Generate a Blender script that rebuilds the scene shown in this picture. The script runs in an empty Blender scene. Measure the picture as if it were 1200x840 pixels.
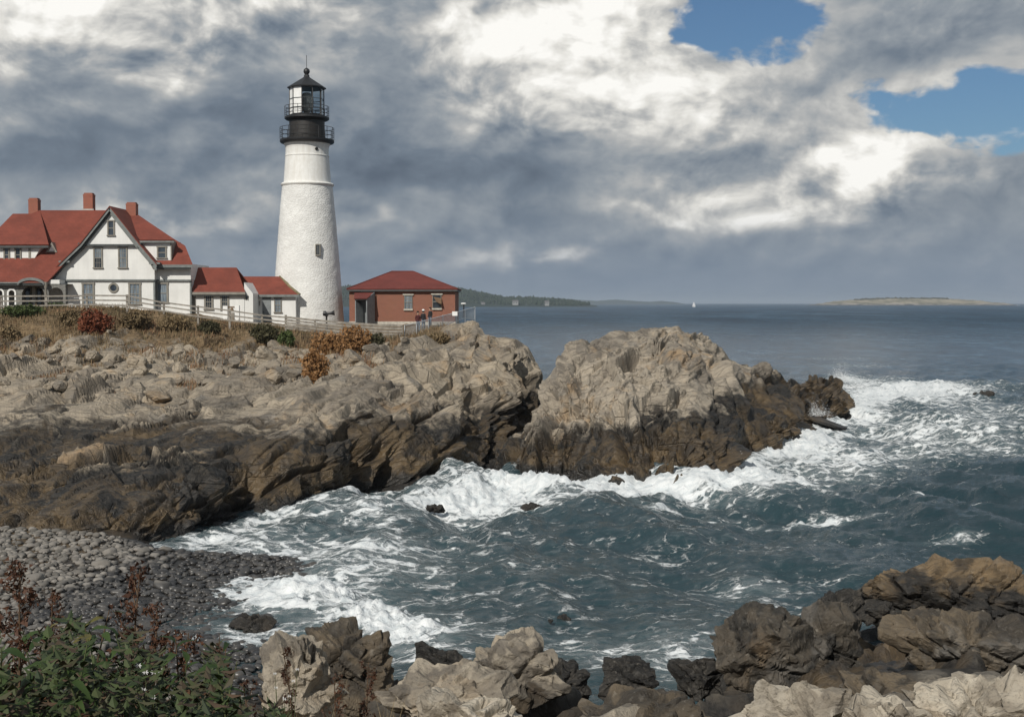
import bpy, bmesh, math, random
import numpy as np
from mathutils import Vector, Matrix, Euler

# ------------------------------------------------------------------ camera
FPX, CX, CY, HORIZON, EYE = 1500.0, 600.0, 420.0, 355.0, 9.5
PITCH = math.atan((CY - HORIZON) / FPX)
sc = bpy.context.scene
COL = sc.collection
cam_d = bpy.data.cameras.new("camera")
cam_d.sensor_width = 36.0
cam_d.lens = 36.0 * FPX / 1200.0
cam_d.clip_start = 0.1
cam_d.clip_end = 90000.0
cam = bpy.data.objects.new("camera", cam_d)
cam.location = (0, 0, EYE)
cam.rotation_euler = (math.radians(90) - PITCH, 0, 0)
COL.objects.link(cam)
sc.camera = cam

# ------------------------------------------------------------------ render / exposure
sc.render.engine = 'CYCLES'
sc.cycles.use_denoising = True
try:
    sc.cycles.denoiser = 'OPENIMAGEDENOISE'
    sc.cycles.denoising_input_passes = 'RGB_ALBEDO_NORMAL'
except Exception:
    pass
sc.cycles.max_bounces = 6
sc.cycles.diffuse_bounces = 3
sc.cycles.glossy_bounces = 3
sc.cycles.transparent_max_bounces = 6
sc.cycles.volume_bounces = 1
sc.cycles.sample_clamp_indirect = 4.0
sc.view_settings.view_transform = 'Standard'
sc.view_settings.look = 'None'
sc.view_settings.gamma = 1.0
sc.view_settings.exposure = 0.0
sc.view_settings.use_curve_mapping = False

# ------------------------------------------------------------------ node expression helper
class X:
    """wraps a node socket so that shader maths can be written as expressions"""
    def __init__(s, nt, sock): s.nt, s.s = nt, sock
    def _m(s, op, *a, clamp=False):
        n = s.nt.nodes.new('ShaderNodeMath'); n.operation = op; n.use_clamp = clamp
        for i, v in enumerate((s,) + a):
            if isinstance(v, X): s.nt.links.new(v.s, n.inputs[i])
            else: n.inputs[i].default_value = float(v)
        return X(s.nt, n.outputs[0])
    def __add__(s, o): return s._m('ADD', o)
    __radd__ = __add__
    def __mul__(s, o): return s._m('MULTIPLY', o)
    __rmul__ = __mul__
    def __sub__(s, o): return s._m('SUBTRACT', o)
    def __rsub__(s, o): return (s * -1.0) + o
    def __truediv__(s, o): return s._m('DIVIDE', o)
    def pow(s, o): return s._m('POWER', o)
    def exp(s): return s._m('EXPONENT')
    def abs(s): return s._m('ABSOLUTE')
    def mx(s, o): return s._m('MAXIMUM', o)
    def mn(s, o): return s._m('MINIMUM', o)
    def sat(s): return s._m('ADD', 0.0, clamp=True)
    def sstep(s, a, b, lo=0.0, hi=1.0, mode='SMOOTHSTEP'):
        n = s.nt.nodes.new('ShaderNodeMapRange'); n.interpolation_type = mode; n.clamp = True
        s.nt.links.new(s.s, n.inputs['Value'])
        for k, v in (('From Min', a), ('From Max', b), ('To Min', lo), ('To Max', hi)):
            n.inputs[k].default_value = v
        return X(s.nt, n.outputs[0])

def comb(nt, x, y, z):
    n = nt.nodes.new('ShaderNodeCombineXYZ')
    for i, v in enumerate((x, y, z)):
        if isinstance(v, X): nt.links.new(v.s, n.inputs[i])
        else: n.inputs[i].default_value = v
    return n.outputs[0]
def sep(nt, vec):
    n = nt.nodes.new('ShaderNodeSeparateXYZ'); nt.links.new(vec, n.inputs[0])
    return [X(nt, o) for o in n.outputs]
def vmath(nt, op, a, b):
    n = nt.nodes.new('ShaderNodeVectorMath'); n.operation = op
    for i, v in enumerate((a, b)):
        if isinstance(v, (tuple, list)): n.inputs[i].default_value = v
        else: nt.links.new(v, n.inputs[i])
    return n.outputs[0]
def noise(nt, vec, scale, detail=5, rough=0.55, dist=0.0, out=0, lac=2.0):
    n = nt.nodes.new('ShaderNodeTexNoise'); n.noise_dimensions = '3D'
    if vec is not None: nt.links.new(vec, n.inputs['Vector'])
    n.inputs['Scale'].default_value = scale; n.inputs['Detail'].default_value = detail
    n.inputs['Roughness'].default_value = rough; n.inputs['Distortion'].default_value = dist
    n.inputs['Lacunarity'].default_value = lac
    return X(nt, n.outputs[0]) if out == 0 else n.outputs[1]
def voro(nt, vec, scale, feature='F1', out='Distance', rnd=1.0):
    n = nt.nodes.new('ShaderNodeTexVoronoi'); n.feature = feature
    nt.links.new(vec, n.inputs['Vector']); n.inputs['Scale'].default_value = scale
    n.inputs['Randomness'].default_value = rnd
    return X(nt, n.outputs[out]) if out == 'Distance' else n.outputs[out]
def mixc(nt, f, a, b, mode='MIX'):
    n = nt.nodes.new('ShaderNodeMix'); n.data_type = 'RGBA'; n.blend_type = mode; n.clamp_factor = True
    if isinstance(f, X): nt.links.new(f.s, n.inputs[0])
    else: n.inputs[0].default_value = f
    for i, v in ((6, a), (7, b)):
        if isinstance(v, (tuple, list)): n.inputs[i].default_value = (*v[:3], 1.0)
        else: nt.links.new(v, n.inputs[i])
    return n.outputs[2]
def ramp(nt, f, stops, mode='LINEAR'):
    n = nt.nodes.new('ShaderNodeValToRGB'); n.color_ramp.interpolation = mode
    e = n.color_ramp.elements
    while len(e) < len(stops): e.new(0.5)
    for el, (p, c) in zip(e, stops): el.position = p; el.color = (*c, 1.0)
    nt.links.new(f.s, n.inputs[0]); return n.outputs[0]

# ------------------------------------------------------------------ world: clear sky with broken cumulus
SUN_AZ, SUN_EL = math.radians(-156), math.radians(38)      # azimuth from +Y, clockwise: behind the viewer's left shoulder
SUN_DIR = Vector((math.sin(SUN_AZ) * math.cos(SUN_EL), math.cos(SUN_AZ) * math.cos(SUN_EL), math.sin(SUN_EL)))
W = bpy.data.worlds.new("World"); sc.world = W; W.use_nodes = True
nt = W.node_tree; nt.nodes.clear()
sky = nt.nodes.new('ShaderNodeTexSky'); sky.sky_type = 'NISHITA'; sky.sun_disc = False
sky.sun_elevation = SUN_EL; sky.sun_rotation = SUN_AZ
sky.air_density = 1.0; sky.dust_density = 0.6; sky.ozone_density = 2.0
tc = nt.nodes.new('ShaderNodeTexCoord')
D = tc.outputs['Generated']
dx, dy, dz = sep(nt, D)
az = dx._m('ARCTAN2', dy)
el = dz._m('ARCSINE')
def sk(px, py): return (px - CX) / FPX, (HORIZON - py) / FPX
# gentle warp so the cloud masses do not read as ellipses
wq = comb(nt, dx, dy, dz * 1.7)
wn = sep(nt, noise(nt, wq, 9.0, 4, 0.55, out=1))
azw = az + (wn[0] - 0.5) * 0.16
elw = el + (wn[1] - 0.5) * 0.075
def blob(px, py, rx, ry):
    a, e = sk(px, py)
    u = (azw - a) * (FPX / rx); v = (elw - e) * (FPX / ry)
    return ((u * u + v * v) * -1.0).exp()
def field(lst, base):
    s = None
    for px, py, rx, ry, amp in lst:
        t = blob(px, py, rx, ry) * amp
        s = t if s is None else s + t
    return s + base
# where cloud is thin enough for blue to show
cover = field([(860, 22, 120, 38, -1.0), (905, 78, 45, 20, -.5), (1140, 160, 150, 48, -1.1), (820, 60, 40, 22, -.5),
               (1000, 205, 90, 40, .55), (680, 70, 150, 70, .5), (1090, 50, 150, 40, .5), (1230, 225, 120, 20, .3), (250, 130, 400, 160, .35), (520, 220, 240, 80, .3)], 0.66)
# large light and dark cloud masses
lum = field([(690, 50, 110, 62, .60), (615, 70, 100, 60, .38), (560, 150, 70, 30, .22), (60, 25, 230, 60, .46), (20, 165, 60, 28, .34),
             (130, 150, 60, 16, .22), (230, 100, 70, 20, .26), (110, 90, 120, 30, .15), (300, 35, 130, 45, .30), (1010, 200, 60, 40, .55), (900, 240, 90, 34, .40), (820, 215, 80, 26, .18),
             (770, 255, 60, 12, .25), (620, 298, 80, 9, .28), (480, 300, 60, 9, .18), (200, 265, 110, 16, .30), (270, 215, 80, 14, .14), (700, 140, 130, 20, .2),
             (1150, 215, 90, 20, .25), (460, 250, 26, 14, .18),
             (280, 150, 270, 26, -.20), (440, 60, 90, 50, .04), (480, 200, 200, 36, -.20), (620, 215, 130, 26, -.16), (130, 205, 200, 22, -.18), (880, 130, 200, 44, -.02),
             (1080, 90, 160, 40, -.03), (500, 270, 300, 14, -.10), (860, 120, 190, 60, .16), (1100, 45, 170, 55, .14), (800, 160, 150, 40, .10), (560, 50, 90, 60, .12), (740, 100, 90, 40, .2), (360, 260, 120, 20, .06), (1150, 110, 120, 40, .06), (955, 212, 36, 24, .22)], 0.40)
c2 = comb(nt, az, el * 1.5, 0.0)
wv = noise(nt, c2, 7.0, 3, 0.5, out=1)
qa = vmath(nt, 'ADD', c2, vmath(nt, 'MULTIPLY', vmath(nt, 'SUBTRACT', wv, (.5, .5, .5)), (.07, .05, 0)))
def puff(vec, scale, detail):
    n = nt.nodes.new('ShaderNodeTexVoronoi'); n.voronoi_dimensions = '2D'; n.feature = 'F1'; n.normalize = True
    nt.links.new(vec, n.inputs['Vector']); n.inputs['Scale'].default_value = scale
    n.inputs['Detail'].default_value = detail; n.inputs['Roughness'].default_value = .5; n.inputs['Lacunarity'].default_value = 2.2
    v = X(nt, n.outputs['Distance']); return 1.0 - v * v * 1.6
def n2d(vec, scale, detail, rough):
    n = nt.nodes.new('ShaderNodeTexNoise'); n.noise_dimensions = '2D'
    nt.links.new(vec, n.inputs['Vector']); n.inputs['Scale'].default_value = scale
    n.inputs['Detail'].default_value = detail; n.inputs['Roughness'].default_value = rough
    return X(nt, n.outputs[0])
def heap(vec): return n2d(vec, 9.0, 6, .5) + puff(vec, 17.0, 3.6) * .22 + puff(vec, 47.0, 2.0) * .07
h0 = heap(qa); h1 = heap(vmath(nt, 'ADD', qa, (-.008, .016, 0)))
fine = n2d(qa, 60.0, 5, .6) - .5
dens = cover + (h0 - .66) * 1.9 + fine * .25
alpha = dens.sstep(0.16, 0.40)
crisp = lum.sstep(.35, .80, .65, 1.9)
relief = (h0 - h1) * crisp * 1.25 + fine * crisp * .16
lumd = (lum - .4) * .84 + .4 + relief + (h0 - .74) * .30
edge = dens.sstep(0.2, 1.0, 0.10, -0.05)
lumd = lumd + edge
cloud = ramp(nt, lumd.sat(), [(0.0, (.105, .135, .178)), (0.22, (.165, .205, .255)), (0.42, (.285, .318, .352)), (0.60, (.47, .475, .47)), (0.80, (.76, .745, .70)), (1.0, (1.0, .985, .94))])
# grey-blue air low over the sea
low = el.sstep(0.0, 0.085, 1.0, 0.0)
lowf = low * 0.80 * (az.sstep(-0.42, 0.15, 0.70, 1.0))
cloud = mixc(nt, lowf, cloud, (.190, .245, .325))
bg1 = nt.nodes.new('ShaderNodeBackground'); bg1.inputs[1].default_value = 0.06
nt.links.new(mixc(nt, 1.0, sky.outputs[0], (.66, .84, 1.0), 'MULTIPLY'), bg1.inputs[0])
bg2 = nt.nodes.new('ShaderNodeBackground'); bg2.inputs[1].default_value = 1.0
nt.links.new(cloud, bg2.inputs[0])
mx = nt.nodes.new('ShaderNodeMixShader')
alpha2 = alpha.mx(lowf)
nt.links.new(alpha2.s, mx.inputs[0]); nt.links.new(bg1.outputs[0], mx.inputs[1]); nt.links.new(bg2.outputs[0], mx.inputs[2])
wo = nt.nodes.new('ShaderNodeOutputWorld'); nt.links.new(mx.outputs[0], wo.inputs[0])
W.cycles.sampling_method = 'MANUAL'; W.cycles.sample_map_resolution = 512

sun_d = bpy.data.lights.new("sun", 'SUN'); sun_d.energy = 3.7; sun_d.angle = math.radians(0.55); sun_d.color = (1.0, .95, .87)
sun = bpy.data.objects.new("sun", sun_d); COL.objects.link(sun)
sun.rotation_euler = (-SUN_DIR).to_track_quat('-Z', 'Y').to_euler()
sun.location = (0, -20, 60)

# ------------------------------------------------------------------ pixel of the photograph <-> place in the world
_cp, _sp = math.cos(PITCH), math.sin(PITCH)
def at(px, py, Y):
    """point at depth Y that the camera sees at (px, py)"""
    u, v = px - CX, CY - py
    y = FPX * _cp + v * _sp; z = v * _cp - FPX * _sp
    k = Y / y
    return Vector((u * k, Y, EYE + z * k))
def gz(px, py, Z=0.0):
    """point at height Z that the camera sees at (px, py)"""
    u, v = px - CX, CY - py
    y = FPX * _cp + v * _sp; z = v * _cp - FPX * _sp
    k = (Z - EYE) / z
    return Vector((u * k, y * k, Z))
def wx(px, Y): return at(px, HORIZON, Y).x
def wz(py, Y): return at(CX, py, Y).z
def to_px(P):
    """numpy: world points to pixels"""
    x, y, z = P[..., 0], P[..., 1], P[..., 2] - EYE
    f = y * _cp - z * _sp; u = y * _sp + z * _cp
    return CX + FPX * x / f, CY - FPX * u / f

# ------------------------------------------------------------------ numpy noise
_rs = np.random.RandomState(7)
_G = _rs.normal(size=(256, 3)).astype(np.float32); _G /= np.linalg.norm(_G, axis=1)[:, None]
_R = _rs.rand(65536, 4).astype(np.float32)
def _h(ix, iy, iz, seed):
    h = (ix.astype(np.int64) * 374761393 + iy.astype(np.int64) * 668265263 + iz.astype(np.int64) * 2147483647 + seed * 1274126177)
    h = (h ^ (h >> 13)) * 1274126177
    return (h ^ (h >> 16)) & 0xFFFF
def perlin(p, seed=0):
    p = p.astype(np.float32); i = np.floor(p).astype(np.int32); f = p - i
    w = f * f * f * (f * (f * 6 - 15) + 10)
    r = 0
    for dx_ in (0, 1):
        wx_ = w[:, 0] if dx_ else 1 - w[:, 0]
        for dy_ in (0, 1):
            wy_ = w[:, 1] if dy_ else 1 - w[:, 1]
            for dz_ in (0, 1):
                wz_ = w[:, 2] if dz_ else 1 - w[:, 2]
                g = _G[_h(i[:, 0] + dx_, i[:, 1] + dy_, i[:, 2] + dz_, seed) & 255]
                d = g[:, 0] * (f[:, 0] - dx_) + g[:, 1] * (f[:, 1] - dy_) + g[:, 2] * (f[:, 2] - dz_)
                r = r + wx_ * wy_ * wz_ * d
    return r * 1.4
def fbm(p, octv=4, seed=0, rough=0.5, lac=2.07):
    r = 0; a = 1.0; q = np.asarray(p, np.float32)
    for k in range(octv):
        r = r + a * perlin(q, seed + k * 17); a *= rough; q = q * lac + 3.7
    return r
def worley(p, seed=0):
    """F1, F2, four random numbers of the nearest cell, offset from its feature point"""
    p = p.astype(np.float32); i = np.floor(p).astype(np.int32); f = p - i
    n = len(p)
    f1 = np.full(n, 9., np.float32); f2 = np.full(n, 9., np.float32)
    cid = np.zeros(n, np.int64); off = np.zeros((n, 3), np.float32)
    for a in (-1, 0, 1):
        for b in (-1, 0, 1):
            for c in (-1, 0, 1):
                h = _h(i[:, 0] + a, i[:, 1] + b, i[:, 2] + c, seed)
                r = _R[h]
                o = np.stack([a + r[:, 0] - f[:, 0], b + r[:, 1] - f[:, 1], c + r[:, 2] - f[:, 2]], 1)
                d = np.einsum('ij,ij->i', o, o)
                m = d < f1
                f2 = np.where(m, f1, np.minimum(f2, d)); f1 = np.where(m, d, f1)
                cid = np.where(m, h, cid); off[m] = o[m]
    return np.sqrt(f1), np.sqrt(f2), _R[(cid * 7 + 13) & 0xFFFF], off
def sstep(x, a, b):
    t = np.clip((x - a) / (b - a), 0, 1); return t * t * (3 - 2 * t)

# bedding of the ledges: strike runs along the shore, beds dip seaward
_s = np.array([.50, .84, .20]); _s /= np.linalg.norm(_s)
_b = np.array([.52, -.30, .80]); _b -= _s * (_b @ _s); _b /= np.linalg.norm(_b)
_c = np.cross(_s, _b)
BED = np.stack([_s, _b, _c]).astype(np.float32)
def blocks(P, L, seed, tilt=.60, flat=.36, fall=6.5):
    """union of tilted flat-topped blocks laid along the bedding: continuous, with hard edges; also a number per block"""
    p = ((P @ BED.T) / np.array(L, np.float32)).astype(np.float32)
    i = np.floor(p).astype(np.int32); f = p - i
    best = np.full(len(p), -9., np.float32); rid = np.zeros(len(p), np.float32)
    for a in (-1, 0, 1):
        for b in (-1, 0, 1):
            for c in (-1, 0, 1):
                h = _h(i[:, 0] + a, i[:, 1] + b, i[:, 2] + c, seed); r = _R[h]; g = _G[(h * 5 + 1) & 255]
                o0 = f[:, 0] - a - r[:, 0]; o1 = f[:, 1] - b - r[:, 1]; o2 = f[:, 2] - c - r[:, 2]
                k0 = .6 * g[:, 0]; k1 = .6 * g[:, 1]
                m = np.maximum(np.abs(o0 + k0 * o2), np.maximum(np.abs(o1 + k1 * o0), np.abs(o2 - k0 * o1)))
                v = r[:, 3] + tilt * (g[:, 0] * o0 + g[:, 1] * o1 + g[:, 2] * o2) - fall * np.maximum(m - flat, 0)
                w = v > best
                best = np.where(w, v, best); rid = np.where(w, r[:, 1], rid)
    return np.maximum(best, .05) - .62, rid
def terraces(P, axis, spacing, seed, drop=.16):
    """beds breaking off one after another: slow rise, quick drop, each bed with its own height; and the joints between them"""
    t = (P @ axis) / spacing
    i = np.floor(t).astype(np.int32); f = t - i
    z = np.zeros_like(i); r = _R[_h(i, z, z, seed)]; r2 = _R[_h(i + 1, z, z, seed)]
    saw = np.where(f < 1 - drop, f / (1 - drop), (1 - f) / drop) * r[:, 0]
    j = np.exp(-(f / .055) ** 2) * (r[:, 1] > .35) + np.exp(-((1 - f) / .055) ** 2) * (r2[:, 1] > .35)
    return saw, j
def rock_relief(P, seed=1, k=1.0, big=1.0, fine=1.0, terr=1.0):
    """height of the rock surface over its smooth base, and a random number per block"""
    wq = np.stack([fbm(P * .16, 3, seed + 50), fbm(P * .16, 3, seed + 60), fbm(P * .16, 3, seed + 70)], 1)
    Q = (P + wq * .8).astype(np.float32)
    d1, r1 = blocks(Q, (6.5, 2.2, 3.8), seed)
    d2, r2 = blocks(Q, (3.3, 1.15, 2.1), seed + 1)
    d3, r3 = blocks(Q, (.95, .36, .65), seed + 2)
    m = np.clip(.8 + 1.6 * fbm(P * .16, 2, seed + 21), .22, 1.6)          # some beds lie smooth, others are broken up
    k1 = np.clip(.7 + 1.6 * fbm(P * .3, 2, seed + 23), 0, 1.4); k2 = np.clip(.5 + 1.8 * fbm(P * .3, 2, seed + 25), 0, 1.4)
    s1, j1 = terraces(Q, BED[1], 1.35, seed + 3); s2, j2 = terraces(Q, BED[1] * .9 + BED[2] * .43, .55, seed + 4)
    s3, j3 = terraces(Q, BED[2] * .95 + BED[0] * .3, 3.1, seed + 6, .1); s4, j4 = terraces(Q, BED[0] * .9 - BED[2] * .43, 2.4, seed + 7, .1)
    d = big * (.80 * d1 + .35 * fbm(P * .2, 3, seed + 9)) + (.78 * d2 + .24 * d3 * fine) * m
    d = d + terr * (.38 * s1 * k1 + .15 * fine * s2 * k2 + .22 * s3 * k2 - .26 * j1 * k1 - .12 * fine * j2 * k2 - .24 * j3 * k2 - .20 * j4 * k1)
    d = d + .04 * fbm(P * 2.4, 3, seed + 5, .6) - .25
    return d * k, .4 * r1 + .35 * r2 + .25 * r3

# ------------------------------------------------------------------ objects
def tag(o, label=None, cat=None, group=None, kind=None):
    if label: o['label'] = label
    if cat: o['category'] = cat
    if group: o['group'] = group
    if kind: o['kind'] = kind
    return o
ORG = {}
def mesh_from(name, V, Fc, mats=None, smooth=False):
    me = bpy.data.meshes.new(name)
    me.from_pydata([tuple(v) for v in V], [], Fc); me.update()
    if smooth: me.polygons.foreach_set('use_smooth', [True] * len(me.polygons))
    if mats is not None:
        for m in (mats if isinstance(mats, (list, tuple)) else [mats]): me.materials.append(m)
    return me
def link(name, me, parent=None, loc=None):
    o = bpy.data.objects.new(name, me); COL.objects.link(o)
    if parent is not None: o.parent = parent
    if loc is not None: o.location = loc
    return o
def grid_mesh(name, P, mat, smooth=True, attrs=None):
    """P: (rows, cols, 3) vertex grid -> one mesh, quads"""
    R, Cn = P.shape[:2]
    idx = np.arange(R * Cn).reshape(R, Cn)
    q = np.stack([idx[:-1, :-1], idx[:-1, 1:], idx[1:, 1:], idx[1:, :-1]], -1).reshape(-1, 4)
    me = bpy.data.meshes.new(name)
    me.vertices.add(R * Cn); me.vertices.foreach_set('co', P.reshape(-1).astype(np.float32))
    me.loops.add(q.size); me.loops.foreach_set('vertex_index', q.reshape(-1).astype(np.int32))
    me.polygons.add(len(q)); me.polygons.foreach_set('loop_start', np.arange(0, q.size, 4, dtype=np.int32))
    me.update(calc_edges=True); me.validate()
    me.polygons.foreach_set('use_smooth', np.full(len(me.polygons), smooth))
    for k, v in (attrs or {}).items():
        a = me.attributes.new(k, 'FLOAT', 'POINT'); a.data.foreach_set('value', v.reshape(-1).astype(np.float32))
    me.materials.append(mat)
    return me
def tri_mesh(name, V, T, mat, attrs=None, smooth=False):
    """fast mesh from numpy triangles or quads (T: n x 3 or n x 4)"""
    me = bpy.data.meshes.new(name); k = T.shape[1]
    me.vertices.add(len(V)); me.vertices.foreach_set('co', np.asarray(V, np.float32).reshape(-1))
    me.loops.add(T.size); me.loops.foreach_set('vertex_index', T.reshape(-1).astype(np.int32))
    me.polygons.add(len(T)); me.polygons.foreach_set('loop_start', np.arange(0, T.size, k, dtype=np.int32))
    me.update(calc_edges=True)
    me.polygons.foreach_set('use_smooth', np.full(len(T), smooth))
    for kk, v in (attrs or {}).items():
        a = me.attributes.new(kk, 'FLOAT', 'POINT'); a.data.foreach_set('value', np.asarray(v, np.float32).reshape(-1))
    if mat is not None: me.materials.append(mat)
    return me
class MB:
    """collects simple solids into one mesh (world coordinates)"""
    def __init__(s): s.v, s.f = [], []
    def poly(s, pts): 
        b = len(s.v); s.v += [Vector(p) for p in pts]; s.f.append(list(range(b, b + len(pts)))); return s
    def box(s, x0, x1, y0, y1, z0, z1):
        b = len(s.v)
        s.v += [Vector((x, y, z)) for z in (z0, z1) for y in (y0, y1) for x in (x0, x1)]
        s.f += [[b + i for i in q] for q in ((0, 2, 3, 1), (4, 5, 7, 6), (0, 1, 5, 4), (2, 6, 7, 3), (0, 4, 6, 2), (1, 3, 7, 5))]
        return s
    def prism(s, pts, off):
        """polygon of 3D points swept by the vector off"""
        b = len(s.v); n = len(pts); off = Vector(off)
        s.v += [Vector(p) for p in pts] + [Vector(p) + off for p in pts]
        s.f.append([b + i for i in range(n)][::-1]); s.f.append([b + n + i for i in range(n)])
        for i in range(n): s.f.append([b + i, b + (i + 1) % n, b + n + (i + 1) % n, b + n + i])
        return s
    def xz(s, pts, y0, y1): return s.prism([(x, y0, z) for x, z in pts], (0, y1 - y0, 0))
    def bar(s, a, b_, w, h=None):
        a, b_ = Vector(a), Vector(b_); h = h or w
        d = (b_ - a).normalized(); up = Vector((0, 0, 1)) if abs(d.z) < .95 else Vector((0, 1, 0))
        e = d.cross(up).normalized() * w / 2; g = e.cross(d).normalized() * h / 2
        return s.prism([a - e - g, a + e - g, a + e + g, a - e + g], b_ - a)
    def tube(s, pts, rad, n=8, cap=True):
        pts = [Vector(p) for p in pts]; b = len(s.v)
        rad = rad if isinstance(rad, (list, tuple)) else [rad] * len(pts)
        for i, p in enumerate(pts):
            d = (pts[min(i + 1, len(pts) - 1)] - pts[max(i - 1, 0)]).normalized()
            up = Vector((0, 0, 1)) if abs(d.z) < .9 else Vector((0, 1, 0))
            e = d.cross(up).normalized(); g = e.cross(d)
            for k in range(n):
                a = 2 * math.pi * k / n
                s.v.append(p + (e * math.cos(a) + g * math.sin(a)) * rad[i])
        for i in range(len(pts) - 1):
            for k in range(n):
                s.f.append([b + i * n + k, b + i * n + (k + 1) % n, b + (i + 1) * n + (k + 1) % n, b + (i + 1) * n + k])
        if cap:
            s.f.append([b + k for k in range(n)][::-1]); s.f.append([b + (len(pts) - 1) * n + k for k in range(n)])
        return s
    def lathe(s, c, prof, n=32, ph=0.0):
        """prof: (radius, z) bottom to top, around the vertical through c"""
        b = len(s.v)
        for r, z in prof:
            for k in range(n):
                a = ph + 2 * math.pi * k / n
                s.v.append(Vector((c[0] + r * math.cos(a), c[1] + r * math.sin(a), z)))
        for i in range(len(prof) - 1):
            for k in range(n):
                s.f.append([b + i * n + k, b + i * n + (k + 1) % n, b + (i + 1) * n + (k + 1) % n, b + (i + 1) * n + k])
        s.f.append([b + k for k in range(n)][::-1]); s.f.append([b + (len(prof) - 1) * n + k for k in range(n)])
        return s
    def build(s, name, mat, parent=None, smooth=False):
        o0 = ORG.get(parent.name, Vector()) if parent is not None else Vector()
        me = mesh_from(name, [v - o0 for v in s.v], s.f, mat)
        bm = bmesh.new(); bm.from_mesh(me); bmesh.ops.recalc_face_normals(bm, faces=bm.faces); bm.to_mesh(me); bm.free()
        if smooth:
            me.polygons.foreach_set('use_smooth', [True] * len(me.polygons))
            me.set_sharp_from_angle(angle=math.radians(40))
        o = link(name, me, parent)
        ORG[o.name] = o0
        return o
def empty(name, loc, label, cat, group=None):
    o = bpy.data.objects.new(name, None); COL.objects.link(o); o.location = loc; o.empty_display_size = .3
    ORG[o.name] = Vector(loc)
    return tag(o, label, cat, group)

# ------------------------------------------------------------------ materials
def new_mat(name):
    m = bpy.data.materials.new(name); m.use_nodes = True
    nt = m.node_tree; b = nt.nodes['Principled BSDF']
    return m, nt, b
def bump(nt, h, strength, dist, b):
    n = nt.nodes.new('ShaderNodeBump'); n.inputs['Strength'].default_value = strength; n.inputs['Distance'].default_value = dist
    nt.links.new(h.s, n.inputs['Height']); nt.links.new(n.outputs[0], b.inputs['Normal']); return n
def setc(nt, b, c):
    if isinstance(c, (tuple, list)): b.inputs['Base Color'].default_value = (*c, 1)
    else: nt.links.new(c, b.inputs['Base Color'])
def wpos(nt): return nt.nodes.new('ShaderNodeNewGeometry').outputs['Position']
def attr(nt, name): 
    n = nt.nodes.new('ShaderNodeAttribute'); n.attribute_name = name; return X(nt, n.outputs['Fac'])
def flat_mat(name, col, rough=.7, var=.15, scale=3.0, metal=0.0, bmp=0.0, streak=False):
    m, nt, b = new_mat(name); p = wpos(nt)
    if streak: p = vmath(nt, 'MULTIPLY', p, (1, 1, .12))
    n = noise(nt, p, scale, 5, .6)
    lo = tuple(c * (1 - var) for c in col); hi = tuple(min(1, c * (1 + var)) for c in col)
    setc(nt, b, mixc(nt, n.sstep(.3, .7), lo, hi))
    b.inputs['Roughness'].default_value = rough; b.inputs['Metallic'].default_value = metal
    if bmp: bump(nt, noise(nt, wpos(nt), scale * 8, 4, .6), .6, bmp, b)
    return m
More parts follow.
